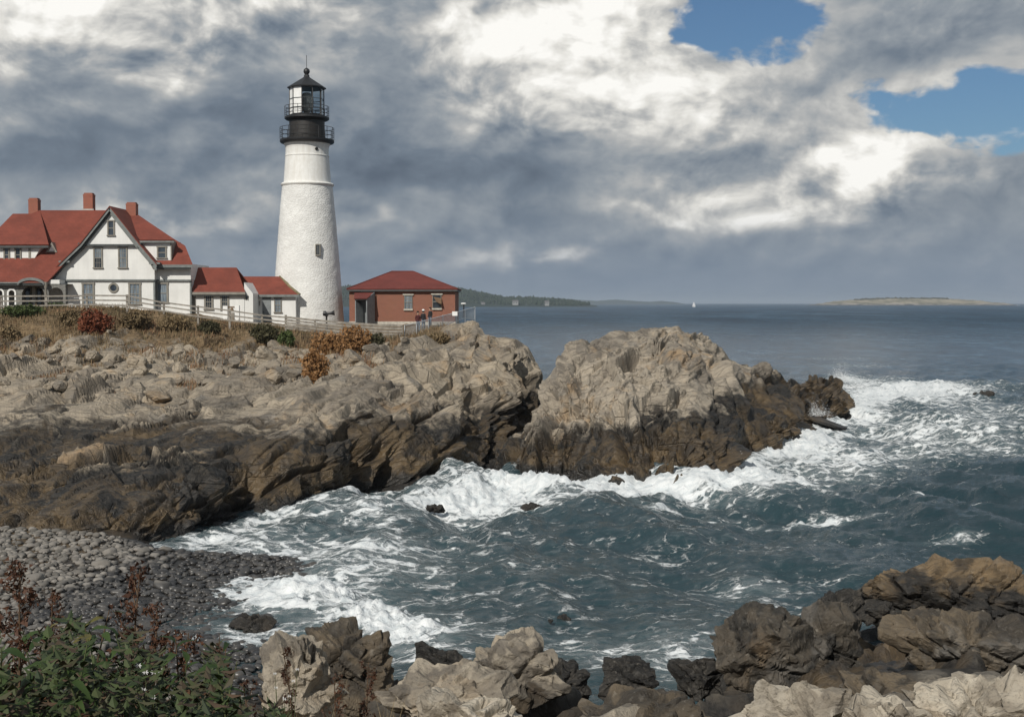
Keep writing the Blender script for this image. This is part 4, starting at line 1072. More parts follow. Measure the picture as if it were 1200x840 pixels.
for pl in ([e[0], e[1], r1, r0], [e[1], e[2], r1], [e[2], e[3], r0, r1], [e[3], e[0], r0]):
    slab(MB(), pl, .1).build('roof', M['roof2'], bk_)
MB().box(ex0 + .05, ex1 - .05, YB - .36, YB + 8.5, ez - .24, ez - .06).build('cornice', M['trim_d'], bk_)
rc = MB(); rc.bar(r0, r1, .14)
for p_, q_ in ((e[0], r0), (e[1], r1)): rc.bar(p_, q_, .10)
rc.build('ridge_cap', M['roof2'], bk_)
for a_, b__, t_, bo in ((474.3, 482.7, 346.5, 361.8), (507.4, 516.6, 346, 361)):
    w_ = window(bk_, a_, b__, t_, bo, YB, 'curtain' if a_ < 500 else 'glass', rows=2, cols_=4 if a_ < 500 else 1, cas=.05, sill=False)
    MB().box(wx(a_ - 2.2, YB), wx(b__ + 2.2, YB), YB - .13, YB + .02, wz(t_ - .6, YB), wz(t_ - 2, YB)).build('lintel', M['stone'], w_)
    MB().box(wx(a_ - 1.2, YB), wx(b__ + 1.2, YB), YB - .16, YB + .02, wz(bo + 2.0, YB), wz(bo + .1, YB)).build('sill', M['stone'], w_)
MB().prism([(wx(508, YB), YB - .05, wz(348, YB)), (wx(517.5, YB), YB - .05, wz(350, YB)), (wx(517.8, YB), YB - .55, wz(357, YB)), (wx(512, YB), YB - .5, wz(354, YB))], (0, -.05, .02)).build('hanging_shutter', M['wood2'], bk_)
# vestibule
YV = 119.2
vs = MB(); vs.box(wx(416, YV), wx(417.2, YV), YV, YB + .02, 6.9, wz(350.5, YV)); vs.box(wx(429, YV), wx(430.3, YV), YV, YB + .02, 6.9, wz(350.5, YV)); vs.box(wx(417.2, YV), wx(429, YV), YV, YV + .1, wz(351.8, YV), wz(349.8, YV)); vs.box(wx(417.2, YV), wx(429, YV), YV + 1.3, YV + 1.4, 6.9, wz(351, YV))
vo = vs.build('vestibule', M['greydoor'], bk_)
MB().prism([(wx(429.2, YV), YV, 6.9), (wx(438.4, YB - .3), YB - .3, 6.9), (wx(438.4, YB - .3), YB - .3, wz(342.5, YB - .3)), (wx(429.2, YV), YV, wz(350, YV))], (.07, -.02, 0)).build('side_wall', M['greydoor'], vo)
vr = MB(); slab(vr, [Vector((wx(414.8, YV - .2), YV - .2, wz(349.6, YV - .2))), Vector((wx(430, YV - .2), YV - .2, wz(349.6, YV - .2))), Vector((wx(439.5, YB), YB - .02, wz(342.3, YB))), Vector((wx(415.5, YB), YB - .02, wz(342.3, YB)))], .08); vr.build('vestibule_roof', M['roof2'], vo)
MB().prism([(wx(417.2, YV), YV + .1, 6.9), (wx(425, YV + .9), YV + 1.0, 6.9), (wx(425, YV + .9), YV + 1.0, wz(359, YV)), (wx(417.2, YV), YV + .1, wz(353, YV))], (.04, 0, 0)).build('door_leaf', M['greydoor'], vo)
MB().box(wx(423, YB), wx(439, YB), YB - .10, YB - .005, wz(342.2, YB), wz(340.6, YB)).build('flashing', M['lead'], vo)

# ------------------------------------------------------------------ timber fence along the cliff top
def ground_row(px, row=6):
    """height of the headland surface on a control row"""
    j = int(np.argmin(np.abs(colq - px))); return HV[HR[row], j]
FP = [(-48, 347, 363), (2, 347, 363), (54.5, 346.5, 362), (102, 346, 361), (149, 346, 362.5), (192, 354, 368), (232, 359, 375), (269, 363.5, 379.5), (307, 369, 382.5), (335, 371.5, 386), (369, 375, 390), (403, 377.8, 394), (437, 380.2, 396), (471, 381.5, 397)]
fence = empty('rail_fence', (wx(200, 102.5), 102.5, 8.0), 'weathered grey timber post and rail fence along the cliff top', 'fence')
pts = []
for px_, t_, b_ in FP:
    Yf = float(np.interp(px_, [0, 200, 471], [100.6, 102.2, 102.6])); pts.append((px_, Yf, wz(t_, Yf), wz(b_, Yf)))
for px_, Yf, zt, zb_ in pts:
    x_ = wx(px_, Yf); MB().box(x_ - .075, x_ + .075, Yf - .07, Yf + .07, zb_ - .9, zt + .06).build('post', M['wood'], fence)
rs = random.Random(4)
for (p0, Y0, t0, b0), (p1, Y1, t1, b1) in zip(pts[:-1], pts[1:]):
    solid = p0 >= 335
    fr = (.02, .24, .46, .68, .88) if solid else (.03, .38, .74)
    for f_ in fr:
        a_ = Vector((wx(p0, Y0), Y0 - .10, t0 + (b0 - t0) * f_ + rs.uniform(-.015, .015))); b_ = Vector((wx(p1, Y1), Y1 - .10, t1 + (b1 - t1) * f_ + rs.uniform(-.015, .015)))
        MB().bar(a_, b_, .045, .17 if solid else .115).build('rail', M['wood'], fence)
# wire fence to the seaward end
WP = [(474, 381.5, 396, 103.2), (488, 378.5, 394, 104.5), (502, 374.5, 390, 106), (519, 370, 383, 108.5), (535, 366, 376, 111), (545, 363, 373, 112.5), (556.5, 360, 374, 114)]
wf = empty('wire_fence', (wx(515, 107), 107, 7.2), 'pale galvanised wire fence climbing to the seaward rocks', 'fence')
for (p0, t0, b0, Y0) in WP:
    MB().tube([(wx(p0, Y0), Y0, wz(b0, Y0) - .6), (wx(p0, Y0), Y0, wz(t0, Y0) + .05)], .04, 6).build('post', M['galv'], wf)
for (p0, t0, b0, Y0), (p1, t1, b1, Y1) in zip(WP[:-1], WP[1:]):
    A0, A1 = Vector((wx(p0, Y0), Y0, wz(t0, Y0))), Vector((wx(p1, Y1), Y1, wz(t1, Y1))); B0, B1 = Vector((wx(p0, Y0), Y0, wz(b0, Y0))), Vector((wx(p1, Y1), Y1, wz(b1, Y1)))
    MB().tube([A0, A1], .03, 6).build('rail', M['galv'], wf); MB().tube([B0, B1], .025, 6).build('rail', M['galv'], wf)
    mb = MB(); n_ = max(6, int((A1 - A0).length / .16))
    for k in range(n_ * 2):
        s0 = k / n_ - .5; 
        for sgn in (0, 1):
            ta, tb = (s0, s0 + .5) if sgn == 0 else (s0 + .5, s0)
            ta_, tb_ = max(0, min(1, ta)), max(0, min(1, tb))
            if ta_ == tb_: continue
            la = (ta_ - ta) / (tb - ta); lb = (tb_ - ta) / (tb - ta)
            mb.bar(B0.lerp(B1, ta_).lerp(A0.lerp(A1, ta_), la), B0.lerp(B1, tb_).lerp(A0.lerp(A1, tb_), lb), .014)
    o_ = mb.build('wire_mesh', M['galv'], wf)
sgn = MB().box(wx(530, 110.2), wx(536, 110.2), 110.1, 110.16, wz(370, 110.2), wz(365, 110.2)).build('notice_board', M['white'], None)
tag(sgn, 'blank white board fixed to the wire fence by the brick building', 'sign')
sp = empty('marker_post', (wx(543.5, 113), 113, wz(365, 113)), 'thin dark post with a flat white lamp head at the cliff edge', 'lamp post')
MB().tube([(wx(543.5, 113), 113, wz(372, 113)), (wx(543.5, 113), 113, wz(356.5, 113))], .05, 8).build('pole', M['iron'], sp)
MB().lathe((wx(543.3, 113), 113), [(.10, wz(356.6, 113)), (.24, wz(356.2, 113)), (.24, wz(355.3, 113)), (.12, wz(354.8, 113))], 14).build('lamp_head', M['white'], sp)
# coin viewer near the tower foot
Yw = 108.0; vx = wx(382.5, Yw)
vw = empty('tower_viewer', (vx, Yw, wz(383, Yw)), 'black swivelling telescope viewer on a post before the tower', 'telescope')
MB().lathe((vx, Yw), [(.16, wz(388, Yw)), (.11, wz(383, Yw)), (.08, wz(381, Yw)), (.07, wz(371, Yw)), (.13, wz(370, Yw))], 14).build('post', M['iron'], vw, True)
MB().tube([(vx - .28, Yw, wz(367.2, Yw)), (vx - .27, Yw, wz(367.2, Yw)), (vx - .05, Yw, wz(367.4, Yw)), (vx + .02, Yw, wz(367.4, Yw)), (vx + .42, Yw, wz(367, Yw)), (vx + .5, Yw, wz(367, Yw)), (vx + .66, Yw, wz(366.6, Yw))], [.10, .21, .22, .13, .12, .16, .22], 14).build('telescope', M['iron'], vw, True)
MB().box(vx - .13, vx + .13, Yw - .11, Yw + .11, wz(370.4, Yw), wz(367.6, Yw)).build('cradle', M['iron'], vw)
# bell-like display between two white posts by the annex
Yq = 110.0
dp = empty('bell_stand', (wx(271, Yq), Yq, wz(380, Yq)), 'bronze bell hung from a brown yoke between two white posts', 'bell')
for a_, b__, t_ in ((261.5, 267, 358.5), (275.5, 280.6, 358)):
    MB().box(wx(a_, Yq), wx(b__, Yq), Yq - .18, Yq + .18, wz(384, Yq), wz(t_, Yq)).build('post', M['white'], dp)
MB().bar((wx(267.2, Yq), Yq, wz(360, Yq)), (wx(275.4, Yq), Yq, wz(360, Yq)), .14, .12).build('yoke', M['wood2'], dp)
MB().lathe((wx(271.6, Yq), Yq), [(.26, wz(365.5, Yq)), (.22, wz(364.6, Yq)), (.14, wz(362.6, Yq)), (.09, wz(361, Yq))], 16).build('bell', M['wood2'], dp, True)
MB().box(wx(269.6, Yq), wx(274.4, Yq), Yq - .15, Yq + .15, wz(384, Yq), wz(366.4, Yq)).build('pedestal', M['wood'], dp)
Yk = 106.0
bx_ = empty('post_box', (wx(335, Yk), Yk, wz(384, Yk)), 'small dark box mounted on a post behind the fence', 'box')
MB().box(wx(333.6, Yk), wx(336, Yk), Yk - .08, Yk + .08, wz(388, Yk), wz(369, Yk)).build('post', M['wood'], bx_)
MB().box(wx(333.8, Yk), wx(340, Yk), Yk - .16, Yk + .16, wz(373.4, Yk), wz(371.2, Yk)).build('box_body', M['trim_d'], bx_)

# ------------------------------------------------------------------ three visitors on the path
def skin_person(name, label, base, face, top, legs, hair, cap=None, lean=0.0):
    h = 1.72
    J = {'pel': (0, 0, .95), 'chest': (0, .01, 1.28), 'neck': (0, .0, 1.47), 'head0': (0, -.01, 1.56), 'head1': (0, -.015, 1.68),
         'shl': (-.17, .01, 1.42), 'ell': (-.23, .02, 1.14), 'wrl': (-.20, -.10, .92), 'shr': (.17, .01, 1.42), 'elr': (.23, .02, 1.14), 'wrr': (.21, -.08, .90),
         'hal': (-.19, -.14, .83), 'har': (.20, -.11, .81),
         'hpl': (-.09, 0, .90), 'knl': (-.10, -.02, .50), 'anl': (-.11, .02, .09), 'tol': (-.12, -.15, .03), 'hpr': (.09, 0, .90), 'knr': (.11, -.03, .50), 'anr': (.12, .0, .09), 'tor': (.13, -.17, .03)}
    Rr = dict(pel=(.16, .11), chest=(.17, .11), neck=(.055, .055), head0=(.075, .085), head1=(.085, .10), shl=(.065, .065), ell=(.048, .048), wrl=(.036, .036), hal=(.035, .02), shr=(.065, .065), elr=(.048, .048), wrr=(.036, .036), har=(.035, .02),
              hpl=(.095, .095), knl=(.065, .065), anl=(.045, .045), tol=(.035, .03), hpr=(.095, .095), knr=(.065, .065), anr=(.045, .045), tor=(.035, .03))
    E_ = [('pel', 'chest'), ('chest', 'neck'), ('neck', 'head0'), ('head0', 'head1'), ('chest', 'shl'), ('shl', 'ell'), ('ell', 'wrl'), ('wrl', 'hal'), ('chest', 'shr'), ('shr', 'elr'), ('elr', 'wrr'), ('wrr', 'har'),
          ('pel', 'hpl'), ('hpl', 'knl'), ('knl', 'anl'), ('anl', 'tol'), ('pel', 'hpr'), ('hpr', 'knr'), ('knr', 'anr'), ('anr', 'tor')]
    ks = list(J); me = bpy.data.meshes.new(name)
    me.from_pydata([J[k] for k in ks], [(ks.index(a), ks.index(b)) for a, b in E_], [])
    tmp = bpy.data.objects.new('person_rig', me); COL.objects.link(tmp)
    md = tmp.modifiers.new('skin', 'SKIN'); sl = me.skin_vertices[0].data
    for i, k in enumerate(ks): sl[i].radius = Rr[k]; sl[i].use_root = (k == 'pel')
    tmp.modifiers.new('sub', 'SUBSURF').levels = 2
    dg = bpy.context.evaluated_depsgraph_get(); ev = tmp.evaluated_get(dg)
    bme = bpy.data.meshes.new_from_object(ev); bpy.data.objects.remove(tmp)
    for m_ in (legs, top, M['skin'], M['shoe']): bme.materials.append(m_)
    for pl in bme.polygons:
        c = pl.center; pl.use_smooth = True
        pl.material_index = 3 if c.z < .10 else (2 if (c.z > 1.47 and abs(c.x) < .12) or (c.z < .90 and abs(c.x) > .165 and c.y < -.03) else (0 if c.z < .94 else 1))
    root = bpy.data.objects.new(name, None); COL.objects.link(root); root.location = base; root.rotation_euler = (0, 0, face); tag(root, label, 'person', 'visitors on the cliff path')
    bo = bpy.data.objects.new('body', bme); COL.objects.link(bo); bo.parent = root
    hb = MB(); hb.lathe((0, .012), [(.085, 1.56), (.105, 1.62), (.108, 1.69), (.09, 1.76), (.05, 1.795), (.01, 1.80)], 14)
    for v in hb.v:
        if v.y < -.03 and v.z < 1.70: v.y = -.03
    ho = hb.build('hair', hair, None, True); ho.parent = root
    if cap:
        cb = MB(); cb.lathe((0, .0), [(.118, 1.70), (.116, 1.76), (.08, 1.81), (.01, 1.825)], 14); cb.box(-.08, .08, -.21, -.10, 1.70, 1.715)
        co = cb.build('cap', cap, None, True); co.parent = root
    return root
M['skin'] = flat_mat('skin', (.45, .27, .19), .6, .08); M['shoe'] = flat_mat('shoe', (.03, .03, .03), .7, .1)
M['jean'] = flat_mat('blue_jeans', (.10, .15, .22), .9, .2, 20); M['jean2'] = flat_mat('pale_jeans', (.17, .22, .29), .9, .2, 20)
M['red_top'] = flat_mat('dark_red_top', (.075, .018, .018), .9, .2); M['black_top'] = flat_mat('black_jacket', (.018, .017, .02), .9, .2); M['hair'] = flat_mat('dark_hair', (.02, .014, .01), .7, .2)
for px_, yb_, Yp_, fa, tp, lg, cap, lab in ((489.8, 389.5, 107.5, .5, 'red_top', 'jean', None, 'person in dark red top and blue jeans standing at the wire fence'),
                                          (496.2, 387.5, 108.5, 2.6, 'black_top', 'jean2', 'white', 'person with white cap and dark jacket standing between two others'),
                                          (504.2, 384.5, 109.5, -.8, 'black_top', 'jean', None, 'bareheaded person in black jacket standing farthest up the path')):
    skin_person('person', lab, at(px_, yb_, Yp_), fa, M[tp], M[lg], M['hair'], M[cap] if cap else None)

# ------------------------------------------------------------------ rocks
_ico = {}
def ico(n):
    if n not in _ico:
        bm = bmesh.new(); bmesh.ops.create_icosphere(bm, subdivisions=n, radius=1.0)
        V = np.array([v.co[:] for v in bm.verts], np.float32); T = np.array([[v.index for v in f.verts] for f in bm.faces], np.int32); bm.free()
        _ico[n] = (V, T)
    return _ico[n]
def rock_shape(seed, size, sub=5, cuts=16, rough_=1.0, relief=1.0):
    r = np.random.RandomState(seed); V, T = ico(sub); V = V.copy()
    V += .18 * np.stack([fbm(V * 1.1 + seed, 2, seed + i) for i in range(3)], 1)
    for k in range(cuts):
        n = r.normal(size=3); n /= np.linalg.norm(n); h = r.uniform(.54, .90)
        d = V @ n - h; m = d > 0; V[m] -= np.outer(d[m], n) * .96
    W_ = V * np.array(size, np.float32)
    s = float(np.mean(size))
    nrm = V / (np.linalg.norm(V, axis=1, keepdims=True) + 1e-6)
    if sub >= 4:
        q = W_ + seed * 7.3
        b1, r1 = blocks(q * 1.0, (1.6 * s ** .5, .5 * s ** .5, .9 * s ** .5), seed); b2, r2 = blocks(q, (.5, .17, .3), seed + 1)
        s1, j1 = terraces(q, BED[1], .42, seed + 3); s2, j2 = terraces(q, BED[2], .9, seed + 4)
        d = .26 * b1 * s ** .5 + .08 * b2 + .09 * s1 - .10 * j1 - .12 * j2 + .045 * fbm(q * 2.0, 4, seed + 5, .6)
        W_ = W_ + nrm * (d * relief)[:, None]; bk_ = .5 * r1 + .5 * r2
    else:
        W_ = W_ + nrm * (.10 * s * fbm(V * 2.5 + seed, 3, seed))[:, None]; bk_ = np.full(len(V), r.rand())
    return W_, T, bk_
def near_rock(name, seed, px0, px1, pyt, pyb, Y, label, mat='rock_near', sub=6, deep=1.0, cat='rock', rot=0.0, group=None):
    c = at((px0 + px1) / 2, (pyt + pyb) / 2, Y); w = (px1 - px0) / 2 * Y / FPX; h = (pyb - pyt) / 2 * Y / FPX
    V, T, bk_ = rock_shape(seed, (w * 1.30, w * deep * 1.15, h * 1.34), sub, 30)
    me = tri_mesh(name, V, T, M[mat], {'blk': bk_}); me.polygons.foreach_set('use_smooth', np.full(len(T), True)); me.set_sharp_from_angle(angle=math.radians(16))
    o = link(name, me, None, c + Vector((0, w * deep * .3, 0))); o.rotation_euler = (0, 0, rot)
    return tag(o, label, cat, group)
near_rock('rock_outcrop', 101, 300, 404, 742, 870, 17.0, 'pale ribbed rock outcrop rising behind the dry weeds', deep=.8)
near_rock('rock_outcrop', 102, 350, 458, 734, 835, 20.5, 'dark brown block of rock behind the pale ribbed outcrop', 'rock_brown', deep=.7)
near_rock('boulder', 103, 528, 676, 738, 870, 20.0, 'big pale wedge shaped boulder sloping down toward the water', deep=.7)
near_rock('rock_outcrop', 104, 436, 610, 772, 880, 17.8, 'grey tan rock shelf in front of the wedge boulder', deep=.6)
near_rock('rock_outcrop', 105, 480, 626, 808, 890, 15.6, 'light grey rock hump low in front of the rock shelf', 'rock_cream', deep=.6)
near_rock('boulder', 106, 697, 780, 774, 822, 27.0, 'rounded black weed covered boulder standing alone at the water', 'rock_black', sub=5, deep=.8)
near_rock('boulder', 107, 616, 698, 780, 836, 24.0, 'small black boulder beside the wedge shaped boulder', 'rock_black', sub=5, deep=.8)
near_rock('boulder', 108, 476, 548, 752, 800, 25.0, 'flat black rock at the water behind the rock shelf', 'rock_black', sub=5, deep=.9)
near_rock('boulder', 109, 782, 860, 768, 830, 27.0, 'low black rock against the tall brown crag', 'rock_black', sub=5, deep=.9)
near_rock('rock_crag', 110, 822, 962, 698, 850, 25.0, 'tall brown crag with painted shade and vertical fissures at the water edge', 'rock_crag', deep=.75)
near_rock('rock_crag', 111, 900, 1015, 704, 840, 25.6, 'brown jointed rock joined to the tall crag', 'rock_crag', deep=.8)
near_rock('rock_crag', 112, 978, 1250, 648, 765, 34.0, 'long ochre topped outcrop with black base in the water', 'rock_ochre', deep=.42)
near_rock('boulder', 113, 956, 1016, 692, 740, 32.0, 'small black rock beside the ochre topped outcrop', 'rock_black', sub=5, deep=.9)
near_rock('rock_outcrop', 114, 1050, 1250, 714, 830, 23.5, 'broad brown slab outcrop with upright joints', 'rock_brown', deep=.6)
near_rock('rock_outcrop', 115, 975, 1110, 782, 850, 20.5, 'angular brown slab below the broad outcrop', 'rock_brown', sub=5, deep=.7)
near_rock('rock_outcrop', 116, 846, 1010, 798, 900, 16.0, 'pale cream rock hump at the foot of the tall crag', 'rock_cream', deep=.7)
near_rock('rock_outcrop', 117, 960, 1110, 806, 900, 15.0, 'pale cream rock with rusty stains beside the hump', 'rock_cream', deep=.7)
near_rock('rock_outcrop', 118, 1050, 1260, 790, 900, 15.6, 'large pale cream fractured rock below the brown slab', 'rock_cream', deep=.6)
near_rock('rock_outcrop', 119, 655, 860, 812, 900, 18.6, 'low brown rock shelf between the wedge boulder and the crag', 'rock_brown', deep=.6)
near_rock('boulder', 120, 1010, 1062, 700, 735, 30.0, 'black wet rock in the gap before the ochre outcrop', 'rock_black', sub=5, deep=1.0)
near_rock('boulder', 121, 925, 990, 730, 790, 27.5, 'black boulder filling the gap behind the crag', 'rock_black', sub=5, deep=1.0)
# rocks awash
for sd, px_, py_, w_, h_, lab in ((201, 511, 597, 12, 5, 'small black rock awash at the edge of the white surf'), (202, 625, 598, 17, 7, 'black rock awash in front of the breaking surf'),
                                  (203, 634, 572, 9, 5, 'tiny black rock standing in the breaking surf'), (204, 662, 725, 8, 6, 'dark red brown weed covered rock alone in the cove'),
                                  (205, 1152, 464, 15, 3, 'low black ledge awash out beyond the breakers'), (206, 645, 730, 4, 2.5, 'tiny dark rock tip beside the weed covered rock'),
                                  (207, 868, 545, 12, 9, 'round black boulder below the islet'), (208, 380, 728, 7, 5, 'dark stone in the shallows off the pebble beach'),
                                  (209, 300, 735, 26, 12, 'dark wet boulder at the tide edge of the pebble beach')):
    c = gz(px_, py_); s_ = c.y / FPX
    V, T, bk_ = rock_shape(sd, (w_ * s_ * 1.2, w_ * s_ * 1.1, h_ * s_ * 1.5), 4)
    o = link('wave_washed_rock', tri_mesh('wave_washed_rock', V, T, M['rock_black'], {'blk': bk_}), None, c + Vector((0, 0, h_ * s_ * .25)))
    tag(o, lab, 'rock')
# loose blocks on the slope under the fence
blkmesh = []
for k in range(9):
    r = np.random.RandomState(300 + k); V, T, bk_ = rock_shape(300 + k, (1.0, r.uniform(.6, .9), r.uniform(.5, .8)), 3, 13)
    blkmesh.append(tri_mesh('loose_block', V, T, M['rock'], {'blk': np.full(len(V), r.rand())}))
r = np.random.RandomState(12)
for k in range(230):
    j = r.randint(60, 560); i = int(np.interp(r.rand() ** .8, [0, 1], [HR[4] - 25, HR[5] + 12]))
    p_ = HV[i, j]; s_ = .22 + .75 * r.rand() ** 2.2
    o = link('loose_block', blkmesh[k % 9], None, Vector(p_) + Vector((0, 0, s_ * .22))); o.scale = (s_, s_, s_); o.rotation_euler = (r.uniform(-.4, .4), r.uniform(-.4, .4), r.uniform(0, 6.28))
    tag(o, 'loose grey angular block lying on the ledges below the fence', 'rock', 'loose blocks on the headland ledges')

# ------------------------------------------------------------------ pebble beach
m, nt, b = new_mat('beach_cobble'); M['cobble'] = m
p = wpos(nt); z = sep(nt, p)[2]; rn = attr(nt, 'rnd'); nf = noise(nt, p, 14, 4, .6)
dry = mixc(nt, rn, (.10, .093, .082), (.245, .226, .20)); wet = mixc(nt, rn, (.022, .022, .023), (.085, .080, .074))
c = mixc(nt, (z + (noise(nt, p, .5, 3, .6) - .5) * .35 + (rn - .5) * .10).sstep(.30, .44), wet, dry)
c = mixc(nt, nf.sstep(.5, .7) * .3, c, (.10, .085, .07))
setc(nt, b, c); rr_ = z.sstep(.2, .5, .35, .9); nt.links.new(rr_.s, b.inputs['Roughness']); bump(nt, nf, .3, .01, b)
r = np.random.RandomState(5); n_c = 9500
cx_ = r.uniform(-21, -4.8, n_c); cy_ = r.uniform(29, 49.5, n_c); rad = .05 + .11 * r.rand(n_c) ** 2.4
cz_, isb_ = near_height(cx_[:, None], cy_[:, None]); cz_ = cz_[:, 0] + .02; keep = (cz_ > -.24) & (isb_[:, 0] > .5)
cx_, cy_, cz_, rad = cx_[keep], cy_[keep], cz_[keep], rad[keep]
IVx, ITx = ico(2); n_c = len(cx_)
S = np.stack([rad * r.uniform(.8, 1.5, n_c), rad * r.uniform(.8, 1.4, n_c), rad * r.uniform(.45, .8, n_c)], 1)
ang = r.uniform(0, 6.28, n_c); ca, sa = np.cos(ang), np.sin(ang)
L_ = IVx[None] * S[:, None, :]; L_ = L_ * (1 + .12 * r.normal(size=(n_c, len(IVx), 1)))
VX = np.stack([L_[..., 0] * ca[:, None] - L_[..., 1] * sa[:, None] + cx_[:, None], L_[..., 0] * sa[:, None] + L_[..., 1] * ca[:, None] + cy_[:, None], L_[..., 2] + cz_[:, None] + S[:, 2:3] * .25], -1)
TT = (ITx[None] + (np.arange(n_c) * len(IVx))[:, None, None]).reshape(-1, 3)
o = link('pebbles', tri_mesh('pebbles', VX.reshape(-1, 3), TT, M['cobble'], {'rnd': np.repeat(r.rand(n_c), len(IVx))}, True)); tag(o, 'grey and black cobbles of the cove beach', 'pebbles', None, 'stuff')
cob = [tri_mesh('cobble', rock_shape(400 + k, (1, .8, .55), 3, 8)[0], ico(3)[1], M['cobble'], {'rnd': np.full(len(ico(3)[0]), .2 + .2 * k)}, True) for k in range(4)]
for k in range(70):
    x_, y_ = r.uniform(-17, -5.6), r.uniform(33, 48); z_ = near_z(x_, y_)
    if z_ < -.22: continue
    s_ = .2 + .22 * r.rand() ** 2
    o = link('cobble', cob[k % 4], None, (x_, y_, z_ + s_ * .2)); o.scale = (s_,) * 3; o.rotation_euler = (r.uniform(-.3, .3), r.uniform(-.3, .3), r.uniform(0, 6.28))
    tag(o, 'large cobble among the smaller stones of the cove beach', 'cobble', 'large cobbles on the cove beach')

# ------------------------------------------------------------------ vegetation
def leaf_mat(name, c1, c2, trans=.25):
    m, nt, b = new_mat(name)
    rn = nt.nodes.new('ShaderNodeObjectInfo'); a = attr(nt, 'rnd')
    f = (X(nt, rn.outputs['Random']) * .5 + a * .5 + (noise(nt, wpos(nt), 3.0, 3, .6) - .5) * .8).sat()
    setc(nt, b, mixc(nt, f, c1, c2)); b.inputs['Roughness'].default_value = .65
    b.inputs['Subsurface Weight'].default_value = 0.0
    b.inputs['Specular IOR Level'].default_value = .3
    return m
M['leaf'] = leaf_mat('green_leaf', (.016, .034, .008), (.062, .098, .022)); M['leaf2'] = leaf_mat('yellowing_leaf', (.07, .075, .02), (.17, .13, .04)); M['leaf3'] = leaf_mat('brown_leaf', (.045, .022, .012), (.16, .075, .030))
M['stem'] = flat_mat('brown_stem', (.09, .055, .03), .8, .3, 20); M['stemg'] = flat_mat('green_stem', (.07, .085, .03), .8, .3, 20)
M['dryhead'] = leaf_mat('rusty_seed_head', (.030, .012, .007), (.105, .045, .022)); M['straw'] = leaf_mat('straw_grass', (.16, .115, .055), (.36, .28, .16)); M['petal'] = flat_mat('white_petal', (.62, .62, .62), .7, .1)
M['sh_red'] = leaf_mat('russet_leaf', (.11, .028, .014), (.25, .085, .035)); M['sh_orange'] = leaf_mat('rust_leaf', (.13, .06, .022), (.34, .185, .075)); M['sh_green'] = leaf_mat('low_green_leaf', (.03, .05, .015), (.09, .115, .035))
M['sh_dark'] = leaf_mat('dark_shrub_leaf', (.022, .024, .012), (.075, .066, .03)); M['sh_tan'] = leaf_mat('tan_shrub_leaf', (.085, .06, .03), (.24, .175, .095))
def leaf_mesh(mat, L=1.0, wd=.26, curl=.25):
    ts = [0, .22, .5, .78, 1.0]; ws = [.03, .75, 1.0, .62, .0]
    V, F_ = [], []
    for t, w_ in zip(ts, ws):
        z_ = curl * (t * .5 - t * t); V += [(-wd * w_, t, z_ + .10 * w_ * wd * 2), (0, t, z_), (wd * w_, t, z_ + .10 * w_ * wd * 2)]
    for i in range(4):
        b_ = i * 3; F_ += [[b_, b_ + 1, b_ + 4, b_ + 3], [b_ + 1, b_ + 2, b_ + 5, b_ + 4]]
    return mesh_from('leaf', V, F_, mat, True)
leaves = {k: [leaf_mesh(M[k], 1, w_, c_) for w_, c_ in ((.17, .5), (.22, .9), (.15, 1.2))] for k in ('leaf', 'leaf2', 'leaf3')}
r = random.Random(21)
def top_py(px): return float(np.interp(px, [-60, 0, 60, 100, 150, 200, 240, 300, 350, 430], [740, 745, 722, 708, 735, 738, 755, 790, 812, 835]))
plant_labels = ['leafy green weed with lance shaped leaves beside {}', 'tall leafy weed with some yellowed leaves beside {}', 'bushy green weed with drooping leaves beside {}']
n_pl = 0
LV, LT, LR = [], [], []       # undergrowth
def add_leaf_raw(pos, yaw, pitch, L, wd, rn):
    b_ = len(LV); cy_, sy_ = math.cos(yaw), math.sin(yaw); cp_, sp_ = math.cos(pitch), math.sin(pitch)
    d_ = Vector((cy_ * cp_, sy_ * cp_, sp_)); e_ = Vector((-sy_, cy_, 0)); n_ = d_.cross(e_)
    m_ = pos + d_ * L * .5 - n_ * L * .06
    LV.extend([pos, m_ + e_ * wd, pos + d_ * L + n_ * L * .12, m_ - e_ * wd]); LT.append((b_, b_ + 1, b_ + 2, b_ + 3)); LR.extend([rn] * 4)
